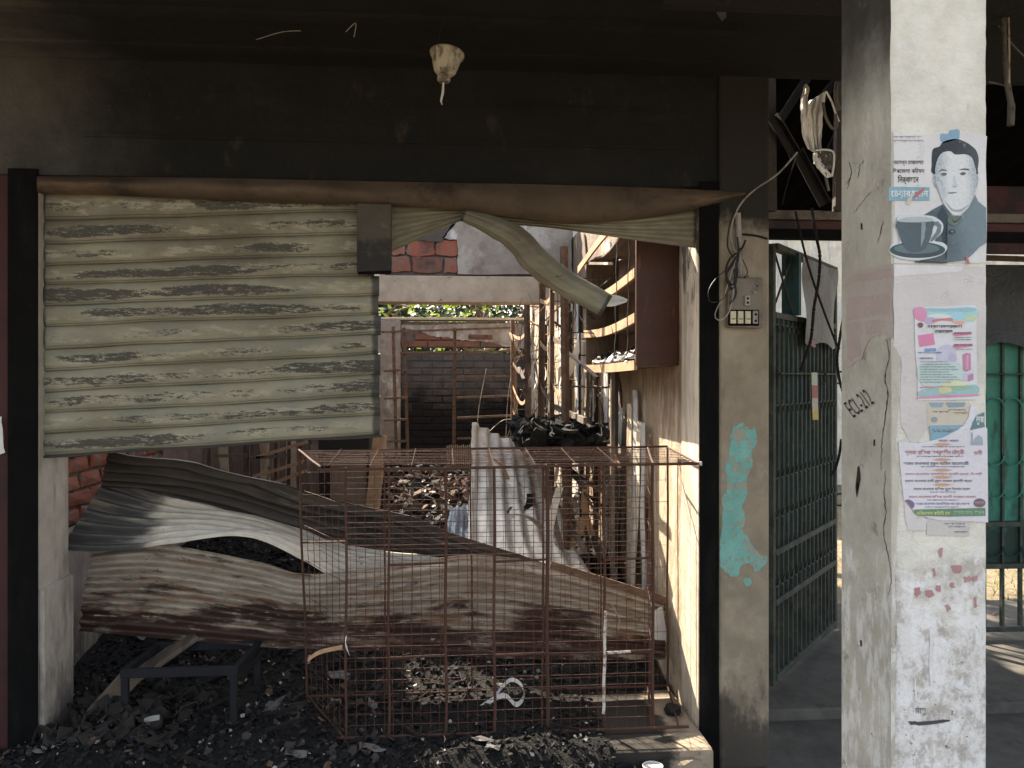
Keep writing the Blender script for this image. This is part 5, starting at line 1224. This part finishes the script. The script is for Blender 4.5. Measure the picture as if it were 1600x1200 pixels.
def text(name, s, x0, y0, x1, y1, L_, col, parent, fn=None, bold=.0, rot=0, bn=True):
    """lettering laid into the box x0..x1, y0..y1 (y1 the foot line)"""
    cu = bpy.data.curves.new(name, 'FONT'); cu.body = bn_order(s) if bn else s; cu.resolution_u = 2; cu.fill_mode = 'FRONT'; cu.offset = bold
    ob = bpy.data.objects.new(name, cu); COL.objects.link(ob)
    bpy.context.view_layer.update(); dg = bpy.context.evaluated_depsgraph_get()
    me = bpy.data.meshes.new_from_object(ob.evaluated_get(dg)); bpy.data.objects.remove(ob); bpy.data.curves.remove(cu)
    if not me.vertices: return None
    xs_ = [v.co.x for v in me.vertices]; ys_ = [v.co.y for v in me.vertices]
    xa_, xb_, ya_, yb_ = min(xs_), max(xs_), min(ys_), max(ys_); fn = fn or Fp(L_)
    pts = []
    cxp, cyp = (x0+x1)/2, (y0+y1)/2
    for v in me.vertices:
        a = x0+(v.co.x-xa_)/(xb_-xa_)*(x1-x0); b = y1-(v.co.y-ya_)/(yb_-ya_)*(y1-y0)
        if rot:
            da, db = a-cxp, b-cyp; a = cxp+da*cos(rot)-db*sin(rot); b = cyp+da*sin(rot)+db*cos(rot)
        pts.append(fn(a, b))
    m = MB(); m.v = pts; m.f = [list(p.vertices) for p in me.polygons]; bpy.data.meshes.remove(me)
    return m.build(name, col if isinstance(col, bpy.types.Material) else ink(col), parent)
def squiggle(name, x0, x1, y, h, L_, col, parent, seed=0, dens=3.2):
    """a line of print too small to read"""
    rnd = random.Random(seed); m = MB(); x = x0; fn = Fp(L_)
    m.poly([fn(x0, y-h*.5), fn(x1, y-h*.5), fn(x1, y-h*.35), fn(x0, y-h*.35)], .0002, nY)
    while x < x1:
        if rnd.random() < .82:
            w = rnd.uniform(.35, .8); hh = h*rnd.uniform(.5, 1); m.poly([fn(x, y-h*.5), fn(x+w, y-h*.5), fn(x+w*rnd.uniform(.6, 1.6), y-h*.5+hh), fn(x+w*.2, y-h*.5+hh)], .0002, nY)
        x += dens*rnd.uniform(.35, .75)
    return m.build(name, ink(col), parent)
R1 = lambda X, Y: (1300+X/4.617, 170+Y/4.617)
paper = (.66, .65, .66)
p1 = thing('election_poster', tuple(PY(1468, 412, YPF)), 'torn election poster with a man in a dark buttoned jacket and a teacup', 'poster')
shape('paper', jag([(1397, 205), (1420, 212), (1462, 210), (1500, 206), (1541, 212), (1541, 410), (1470, 411), (1397, 412)], 1.2, 5, 1), 0, paper, p1)
def shadeink(name, a, b, x0, x1, cx=None):
    m, nt, n, l, P = nodes(name); g = n.new('ShaderNodeNewGeometry'); sp = n.new('ShaderNodeSeparateXYZ'); l.new(g.outputs['Position'], sp.inputs[0])
    f = nz(nt, g.outputs['Position'], 26, 7, .7)
    v = mth(nt, 'ABSOLUTE', mth(nt, 'SUBTRACT', sp.outputs[0], cx)) if cx is not None else sp.outputs[0]
    t = ramp(nt, mth(nt, 'MULTIPLY_ADD', mth(nt, 'SUBTRACT', f, .5), abs(x1-x0)*1.1, v), x0, x1)
    c = mixc(nt, a, b, t); c = mixc(nt, c, (.60, .58, .57), ramp(nt, nz(nt, g.outputs['Position'], 60, 8, .75, (3, 3, 3)), .60, .68, 0, .6))
    c = mixc(nt, c, (.5, .44, .40), ramp(nt, nz(nt, g.outputs['Position'], 16, 8, .75, (1, 8, 3)), .62, .68, 0, .5))
    vor = n.new('ShaderNodeTexVoronoi'); vor.inputs['Scale'].default_value = 330; l.new(g.outputs['Position'], vor.inputs['Vector'])
    c = mixc(nt, c, tuple(min(.8, k*1.6+.03) for k in a), ramp(nt, vor.outputs['Distance'], .25, .6, .35, 0))
    l.new(c, P.inputs['Base Color']); P.inputs['Roughness'].default_value = .65; return m
_fx = PY(1494, 300, YPF).x
m_face = shadeink('halftone_face', (.57, .595, .61), (.30, .345, .38), .012, .040, _fx)
m_jacket = shadeink('halftone_jacket', (.055, .08, .10), (.16, .215, .25), _fx-.05, _fx+.05)
m_hair = shadeink('halftone_hair', (.018, .024, .033), (.06, .075, .09), _fx-.02, _fx+.06)
grey1 = m_jacket; grey2 = (.045, .065, .085); facec = m_face
shape('blue_scrap', jag([R1(*p) for p in ((778, 186), (800, 178), (835, 184), (856, 155), (880, 150), (905, 146), (920, 158), (918, 215), (860, 232), (800, 246), (782, 226))], .5, 3, 2), 1, (.12, .34, .52), p1)
shape('hair', [R1(*p) for p in ((733, 470), (720, 400), (722, 320), (735, 285), (775, 272), (800, 240), (850, 222), (905, 218), (960, 238), (1000, 262), (1040, 300), (1058, 360), (1052, 430), (1040, 480), (900, 450))], 1, m_hair, p1, 4)
shape('ear', [R1(*p) for p in ((735, 470), (728, 490), (735, 545), (752, 570), (760, 500))], 2, facec, p1, 3)
shape('ear', [R1(*p) for p in ((1040, 470), (1056, 490), (1050, 550), (1036, 575), (1030, 500))], 2, facec, p1, 3)
shape('jacket', [R1(*p) for p in ((655, 772), (735, 722), (800, 688), (870, 772), (930, 770), (990, 712), (1034, 624), (1055, 668), (1112, 715), (1116, 965), (1062, 1000), (1015, 1050), (960, 1095), (800, 1112), (605, 1106), (650, 1090), (760, 1000))], 2, grey1, p1)
shape('jacket_shadow', [R1(*p) for p in ((760, 760), (800, 700), (835, 770), (828, 1000), (800, 1000), (790, 860))], 3, grey2, p1)
shape('face', [R1(*p) for p in ((745, 480), (750, 400), (785, 325), (850, 306), (890, 330), (960, 328), (1008, 352), (1030, 410), (1042, 480), (1036, 590), (1012, 660), (985, 705), (930, 755), (885, 768), (848, 740), (806, 684), (775, 610), (752, 545))], 4, facec, p1, 4)
lev = 4
for nm, pts, c in (('cheek_shade', ((815, 660), (850, 725), (890, 745), (940, 740), (985, 690), (930, 722), (870, 722)), (.34, .385, .42)), ('jaw_shade', ((760, 520), (775, 600), (800, 660), (800, 600), (780, 540)), (.48, .54, .58)), ('nose_shade', ((880, 470), (872, 540), (860, 556), (885, 566), (912, 556), (900, 540)), (.50, .56, .60)),
                   ('brow', ((770, 452), (790, 437), (822, 440), (828, 448), (795, 446)), (.08, .09, .10)), ('brow', ((915, 440), (950, 430), (985, 434), (990, 444), (950, 440)), (.08, .09, .10)),
                   ('eye', ((785, 472), (808, 460), (830, 470), (810, 484)), (.12, .13, .14)), ('eye', ((922, 470), (945, 456), (968, 466), (946, 480)), (.12, .13, .14)),
                   ('mouth', ((832, 608), (865, 600), (905, 603), (868, 612)), (.20, .22, .24)), ('nostril', ((868, 558), (885, 562), (905, 556), (885, 568)), (.25, .27, .3)),
                   ('collar', ((835, 790), (875, 775), (930, 790), (905, 840), (845, 830)), (.13, .17, .14)), ('collar_line', ((860, 775), (885, 815), (935, 770), (885, 825)), (.03, .04, .05)), ('placket_line', ((828, 850), (834, 850), (828, 1060), (822, 1060)), (.03, .04, .05))):
    lev += .1; shape(nm, [R1(*p) for p in pts], lev, c, p1, 3)
rg = [R1(868+22*cos(a), 885+16*sin(a)) for a in [i*pi/8 for i in range(16)]]; shape('button', rg, 6, (.03, .045, .06), p1); shape('button_centre', [R1(868+14*cos(a), 885+9*sin(a)) for a in [i*pi/6 for i in range(12)]], 7, (.14, .19, .22), p1)
# teacup
shape('cup_outline', [R1(*p) for p in ((468, 790), (560, 768), (700, 770), (760, 790), (800, 830), (795, 890), (740, 950), (800, 965), (832, 1000), (790, 1055), (650, 1090), (520, 1085), (430, 1050), (415, 1010), (440, 975), (490, 960))], 6, (.60, .66, .68), p1, 3)
shape('saucer', [R1(617+200*cos(a), 1018+58*sin(a)) for a in [i*pi/14 for i in range(28)]], 7, (.06, .09, .105), p1); shape('saucer_well', [R1(612+165*cos(a), 1008+38*sin(a)) for a in [i*pi/14 for i in range(28)]], 8, (.13, .18, .20), p1)
shape('cup_handle', [R1(*p) for p in ((722, 815), (765, 812), (790, 840), (785, 890), (740, 945), (712, 960), (716, 935), (750, 890), (765, 855), (750, 838), (724, 845))], 8, (.16, .21, .24), p1)
shape('cup_bowl', [R1(*p) for p in ((474, 806), (722, 800), (728, 860), (712, 930), (670, 1010), (600, 1035), (540, 1015), (500, 950), (480, 880))], 9, (.09, .125, .145), p1, 2)
shape('cup_gleam', [R1(*p) for p in ((645, 820), (678, 820), (668, 930), (640, 1000))], 10, (.24, .31, .34), p1); shape('cup_rim', [R1(*p) for p in ((474, 806), (530, 785), (640, 778), (722, 790), (722, 812), (600, 820), (500, 816))], 10, (.42, .48, .50), p1, 2)
text('lettering', 'আসন্ন রাজনগর', *R1(445, 372), *R1(662, 410), 2, (.05, .05, .05), p1, bold=.008)
text('lettering', 'উপজেলা পরিষদ', *R1(440, 425), *R1(668, 462), 2, (.05, .05, .05), p1, bold=.008)
text('lettering', 'নির্বাচনে', *R1(475, 478), *R1(626, 545), 2, (.03, .03, .03), p1, bold=.012)
shape('blue_label', [R1(*p) for p in ((412, 562), (704, 566), (704, 662), (410, 662))], 2, (.12, .36, .47), p1)
text('lettering', 'চেয়ারম্যান', *R1(425, 575), *R1(695, 652), 3, (.72, .76, .78), p1, bold=.02)
shape('red_tear', [R1(*p) for p in ((588, 640), (610, 600), (640, 585), (668, 566), (664, 590), (635, 615), (600, 645))], 4, (.50, .04, .05), p1)
shape('tan_tear', [R1(*p) for p in ((535, 690), (545, 650), (575, 625), (580, 645), (555, 690))], 4, (.62, .52, .36), p1)
shape('red_tear', [R1(*p) for p in ((962, 1062), (980, 1068), (996, 1122), (978, 1118))], 6, (.50, .05, .08), p1)
shape('dark_line', [R1(*p) for p in ((600, 1098), (830, 1108), (830, 1114), (600, 1108))], 6, (.04, .05, .06), p1)
for i, (a, b, c) in enumerate(((440, 650, 205), (450, 660, 232))): squiggle('small_print', R1(a, c)[0], R1(b, c)[0], R1(a, c)[1], 3.5, 2, (.32, .32, .38), p1, i)
# faded red poster on the side
p2 = thing('faded_red_poster', tuple(PX(1358, 560, pxl)), 'faded pink and red poster remains wrapped on the left side of the pillar', 'poster')
fS2 = lambda k: (lambda a, b: PX(a, b, pxl-.0014-.0005*k))
shape('paper', jag([(1322, 425), (1394, 412), (1394, 530), (1380, 520), (1358, 530), (1345, 560), (1322, 575)], 1.5, 5, 3), 0, (.50, .45, .41), p2, fn=fS2(0), nrm=nS)
for pts in ([(1323, 434), (1340, 428), (1392, 419), (1392, 432), (1345, 440), (1323, 446)], [(1323, 466), (1390, 458), (1390, 490), (1360, 494), (1323, 500)], [(1323, 505), (1345, 503), (1345, 550), (1330, 565), (1323, 560)], [(1352, 503), (1380, 500), (1378, 518), (1352, 524)]):
    shape('red_print', jag(pts, 2.0, 6, int(pts[0][1])), 1, (.47, .35, .31), p2, fn=fS2(1), nrm=nS)
text('lettering', 'মাহফিল', 1326, 447, 1388, 460, 2, (.55, .48, .44), p2, fn=fS2(2), bold=.01) if False else None
# pale blank sheet across the front
p3 = thing('blank_paper', tuple(PY(1468, 480, YPF)), 'pale blank paper pasted under the election poster', 'paper')
shape('paper', jag([(1397, 414), (1541, 416), (1541, 545), (1500, 600), (1425, 700), (1408, 660), (1408, 560), (1397, 540)], 1.6, 6, 8), 0, (.60, .57, .56), p3)
shape('upper_fold', jag([(1397, 413), (1505, 416), (1503, 424), (1397, 432)], .8, 6, 8), 1, (.68, .67, .68), p3)
# colourful flyer
R2 = lambda X, Y: (1380+X/6, 460+Y/6)
p4 = thing('colourful_flyer', tuple(PY(1477, 625, YPF)), 'white flyer with rainbow header, pink square and fine print', 'flyer')
shape('paper', [R2(*p) for p in ((293, 122), (860, 100), (882, 130), (875, 300), (885, 985), (328, 995), (318, 700), (300, 500))], 3, (.68, .69, .72), p4)
lev = 3.6
for nm, pts, c in (('header_blue', ((370, 135), (600, 130), (860, 120), (868, 240), (740, 260), (600, 240), (500, 235), (420, 240)), (.28, .62, .74)), ('header_pink', ((296, 125), (400, 130), (410, 200), (380, 255), (320, 240), (296, 210)), (.72, .20, .42)),
                   ('header_teal', ((400, 130), (640, 135), (850, 125), (855, 160), (640, 160), (420, 158)), (.25, .50, .56)), ('header_violet', ((390, 235), (470, 215), (480, 270), (400, 275)), (.48, .34, .60)), ('header_lime', ((760, 215), (868, 190), (866, 240), (800, 248)), (.50, .65, .35)),
                   ('header_orange', ((640, 255), (700, 245), (770, 255), (740, 285), (690, 275)), (.80, .36, .24)), ('header_red', ((460, 240), (540, 225), (640, 222), (650, 250), (550, 245), (470, 262)), (.62, .12, .16)), ('header_white', ((410, 200), (520, 180), (640, 200), (600, 222), (500, 222)), (.66, .70, .66)),
                   ('pink_square', ((327, 384), (470, 364), (486, 470), (342, 492)), (.74, .14, .38)), ('blue_tag', ((388, 508), (496, 504), (498, 532), (390, 536)), (.13, .25, .62)), ('pale_dome', ((505, 560), (530, 500), (590, 470), (650, 490), (685, 560), (680, 630), (520, 630)), (.54, .54, .72)), ('dome_door', ((612, 560), (645, 545), (682, 565), (682, 628), (612, 628)), (.46, .44, .68)),
                   ('pink_tag', ((650, 380), (665, 355), (825, 350), (828, 375), (680, 392)), (.66, .16, .34)), ('pink_tag', ((650, 498), (670, 465), (835, 462), (838, 485), (690, 505)), (.66, .16, .34)),
                   ('phone_picture', ((748, 565), (780, 548), (820, 555), (822, 705), (785, 725), (752, 710)), (.55, .16, .36)), ('phone_gleam', ((780, 570), (800, 570), (798, 700), (782, 700)), (.70, .30, .50)), ('small_picture', ((738, 742), (845, 738), (846, 800), (740, 808)), (.54, .50, .66)), ('small_picture_mark', ((790, 760), (845, 740), (846, 800), (795, 815)), (.42, .18, .36)),
                   ('mint_tint', ((345, 660), (700, 640), (740, 800), (600, 850), (370, 850)), (.52, .68, .66)), ('yellow_tint', ((560, 830), (700, 810), (780, 850), (600, 880)), (.70, .72, .40)), ('red_line', ((345, 866), (600, 858), (845, 852), (845, 862), (600, 872), (345, 878)), (.62, .18, .28)),
                   ('footer_teal', ((345, 905), (500, 870), (700, 862), (880, 850), (884, 940), (700, 945), (500, 942), (345, 955)), (.26, .50, .52)), ('footer_green', ((610, 870), (760, 855), (850, 872), (700, 905)), (.22, .48, .28)), ('footer_yellow', ((520, 880), (620, 870), (640, 910), (540, 925)), (.60, .62, .25)),
                   ('footer_pink', ((345, 962), (600, 945), (880, 935), (882, 950), (600, 965), (345, 975)), (.70, .20, .40)), ('seal', ((325, 280), (340, 266), (365, 266), (376, 285), (365, 308), (340, 310)), (.22, .12, .12))):
    lev += .1
    shape(nm, [R2(*p) for p in pts], lev, c, p4, 3 if nm.startswith(('header', 'pale', 'seal', 'footer', 'mint', 'yellow')) else 0)
for i, (a, b, y, h, c) in enumerate(((415, 740, 302, 26, (.12, .10, .10)), (490, 650, 350, 30, (.10, .10, .12)), (665, 825, 405, 9, (.2, .2, .22)), (670, 825, 425, 9, (.2, .2, .22)), (680, 835, 515, 9, (.2, .2, .22)), (330, 550, 547, 14, (.10, .22, .55)), (345, 470, 600, 14, (.12, .12, .4)), (665, 828, 366, 16, (.2, .05, .1)), (665, 836, 477, 16, (.2, .05, .1)),
                              *((350, 600+((k*37) % 130), 632+k*24, 9, (.16, .30, .34)) for k in range(9)))): squiggle('small_print', R2(a, y)[0], R2(b, y)[0], R2(a, y)[1], h/6, 9, c, p4, i, 1.5)
# tan handbill and teal poster scrap
R3 = lambda X, Y: (1380+X/5.4545, 640+Y/5.4545)
p5 = thing('tan_handbill', tuple(PY(1480, 690, YPF)), 'yellowed handbill half hidden under the flyer with a blue lower band', 'poster')
shape('paper', [R3(*p) for p in ((370, -60), (740, -60), (740, 150), (380, 150))], 1, (.58, .52, .40), p5)
shape('blue_band', [R3(*p) for p in ((392, 136), (740, 130), (740, 290), (415, 290))], 2, (.13, .36, .50), p5)
shape('blue_smudge', [R3(*p) for p in ((390, -60), (520, -60), (500, -20), (410, -22))], 2, (.20, .34, .46), p5)
shape('blue_smudge', [R3(*p) for p in ((530, -60), (700, -60), (690, -25), (560, -18))], 2, (.16, .28, .38), p5)
for i, (a, b, y) in enumerate(((420, 560, 20), (560, 700, 5), (600, 720, 30), (420, 640, 176), (430, 600, 190))): squiggle('small_print', R3(a, y)[0], R3(b, y)[0], R3(a, y)[1], 2.6, 3, (.35, .12, .12) if i in (2, 3) else (.15, .18, .2), p5, i)
shape('emblem', [R3(438+26*cos(a), 85+24*sin(a)) for a in [i*pi/6 for i in range(12)]], 3, (.28, .34, .40), p5)
p6 = thing('teal_poster_scrap', tuple(PY(1530, 670, YPF)), 'torn dark teal poster corner with white letters at the pillar edge', 'poster')
shape('paper', jag([R3(*p) for p in ((740, 90), (790, 60), (862, 20), (866, 160), (780, 165), (720, 170))], .7, 3, 6), 3, (.03, .18, .20), p6)
text('lettering', 'নুর', *R3(790, 60), *R3(860, 130), 4, (.70, .74, .74), p6, bold=.02)
# religious gathering notice
p7 = thing('prayer_meeting_notice', tuple(PY(1475, 815, YPF)), 'large torn white notice with lines of red and black Bengali lettering above a green band', 'poster')
out = [R3(*p) for p in ((132, 272), (300, 285), (410, 265), (520, 235), (640, 170), (700, 120), (730, 60), (745, -30), (770, -50), (800, 30), (760, 110), (740, 175), (866, 150), (888, 160), (896, 960), (700, 950), (500, 945), (300, 905), (262, 880), (255, 850), (215, 800), (178, 770), (160, 620), (145, 480))]
shape('paper', jag(out, .5, 3, 12), 4, (.67, .66, .72), p7)
blk = (.09, .08, .11); redc = (.42, .06, .09); org = (.62, .28, .10)
for s, x0, x1, y0, y1, c, bd in (('শ্লামা হাফিজ ফখরুদ্দীন চৌধুরী', 185, 690, 338, 392, redc, .014), ('তলী', 775, 845, 345, 385, redc, .01), ('হযরত মাওলানা নুরুল আমিন আনোয়ারী', 172, 730, 440, 480, blk, .010), ('হযরত মাওলানা সালাউদ্দিন মুফতী সাহেব, বি-বাড়ী', 188, 845, 535, 565, redc, .006),
                                 ('হযরত মাওলানা কারী রুহুল আহমদ হেলালী সাহেব', 185, 760, 592, 625, blk, .008), ('হযরত মাওলানা হাফিজ নুরুল ইসলাম সাহেব', 260, 742, 660, 694, blk, .006), ('হযরত মাওলানা হাফিজ ক্বারী সালমান আহমদ', 218, 790, 728, 760, redc, .008), ('হযরত মাওলানা মোবাশ্বির আহমেদ সাহেব', 275, 735, 786, 820, (.10, .07, .25), .010), ('সাহেব, সাহেব', 470, 645, 256, 278, blk, .004)):
    text('lettering', s, *R3(x0, y0), *R3(x1, y1), 6, c, p7, bold=bd)
for y, w in ((296, 60), (426, 60), (515, 65), (576, 65), (640, 65)):
    shape('orange_lozenge', [R3(505+w*cos(a), y+12*sin(a)) for a in [i*pi/8 for i in range(16)]], 6, org, p7)
    for sgn in (-1, 1): shape('lozenge_tail', [R3(505+sgn*w, y-3), R3(505+sgn*(w+28), y), R3(505+sgn*w, y+3)], 6, org, p7)
for i, (a, b, y) in enumerate(((325, 690, 318), (290, 690, 400), (320, 690, 488), (390, 620, 704), (375, 640, 772), (360, 640, 832))): squiggle('small_print', R3(a, y)[0], R3(b, y)[0], R3(a, y)[1], 1.8, 6, (.2, .2, .25), p7, i+20, 2)
shape('green_band', [R3(*p) for p in ((268, 852), (870, 838), (872, 906), (560, 912), (300, 905), (262, 878))], 6, (.035, .20, .06), p7)
text('lettering', 'পরিচালনা কমিটি মো', *R3(285, 862), *R3(570, 898), 7, (.66, .66, .20), p7, bold=.014)
for a, b in ((600, 690), (700, 760), (775, 860)): squiggle('small_print', R3(a, 880)[0], R3(b, 880)[0], R3(a, 880)[1], 6, 7, (.50, .60, .52), p7, a, 3)
shape('purple_seal', [R3(*p) for p in ((190, 772), (225, 768), (262, 792), (266, 820), (250, 840), (215, 800))], 6, (.12, .04, .22), p7, 3)
shape('brown_seal', [R3(822+50*cos(a), 795+38*sin(a)) for a in [i*pi/10 for i in range(20)]], 6, (.22, .14, .17), p7)
squiggle('small_print', R3(785, 795)[0], R3(858, 795)[0], R3(785, 795)[1], 4, 7, (.55, .5, .52), p7, 77, 3)
mosq = [(750, 290), (752, 215), (758, 190), (764, 215), (768, 290), (775, 290), (778, 255), (790, 235), (803, 228), (815, 215), (830, 228), (845, 240), (850, 290), (850, 302), (750, 302)]
shape('mosque_picture', [R3(*p) for p in mosq], 6, (.30, .36, .46), p7)
p8 = thing('small_paper_scrap', tuple(PY(1495, 830, YPF)), 'small pale handbill remnant sticking out below the large white notice', 'paper')
shape('paper', [R3(*p) for p in ((368, 900), (740, 930), (735, 1080), (372, 1072))], 1, (.56, .54, .52), p8)
shape('paper_corner', [R3(*p) for p in ((180, 780), (262, 880), (370, 930), (366, 1030), (215, 1030), (190, 930))], 2, (.62, .60, .60), p8)
for i, (a, b, y) in enumerate(((520, 700, 975), (560, 700, 1000), (600, 720, 1045))): squiggle('small_print', R3(a, y)[0], R3(b, y)[0], R3(a, y)[1], 3, 3, (.2, .27, .3), p8, i)
# red paper remains and scribbles
rp = thing('red_paper_remains', tuple(PY(1480, 945, YPF)), 'scattered torn red paper remains on the lower white pillar face', 'paper remains')
for k, (x, y, w, h) in enumerate(((1433, 925, 8, 10), (1452, 928, 10, 9), (1466, 920, 6, 8), (1481, 950, 5, 8), (1495, 890, 12, 10), (1511, 905, 9, 8), (1524, 942, 4, 14), (1460, 895, 5, 10), (1470, 865, 4, 12), (1524, 905, 6, 7), (1488, 915, 5, 7))):
    shape('red_scrap', jag([(x-w*.7, y-h*.5), (x+w*.5, y-h*.7), (x+w*.7, y+h*.4), (x-w*.3, y+h*.6)], 1.6, 3, k), 0, (.45, .16, .17), rp)
for k, (x, y, w, h) in enumerate(((1454, 1035, 5, 55), (1430, 1080, 3, 20), (1475, 1010, 18, 4), (1500, 1075, 20, 3))):
    shape('lime_drip', jag([(x-w*.5, y-h), (x+w*.5, y-h), (x+w*.9, y+h*.6), (x, y+h*.7)], 1.2, 4, k+5), 0, (.76, .76, .77), rp)
text('scribble', 'ECL-212', 1322, 616, 1362, 644, 1, m_crack, pil, fn=lambda a, b: PX(a, b, pxl-.0022), rot=-.62, bn=False, bold=-.004)
text('scribble', 'মাসু', 1430, 1106, 1448, 1118, 1, (.10, .09, .09), pil, fn=Fp(1))
shape('brush_mark', jag([(1420, 1127), (1440, 1128), (1484, 1124), (1484, 1128), (1440, 1133), (1422, 1133)], .8, 4, 3), 1, (.07, .07, .08), pil)

# tidy the label of repeated, look-alike things
print('objects', len(SC.objects), 'tris ~', sum(len(o.data.polygons) for o in SC.objects if o.type == 'MESH')*2)
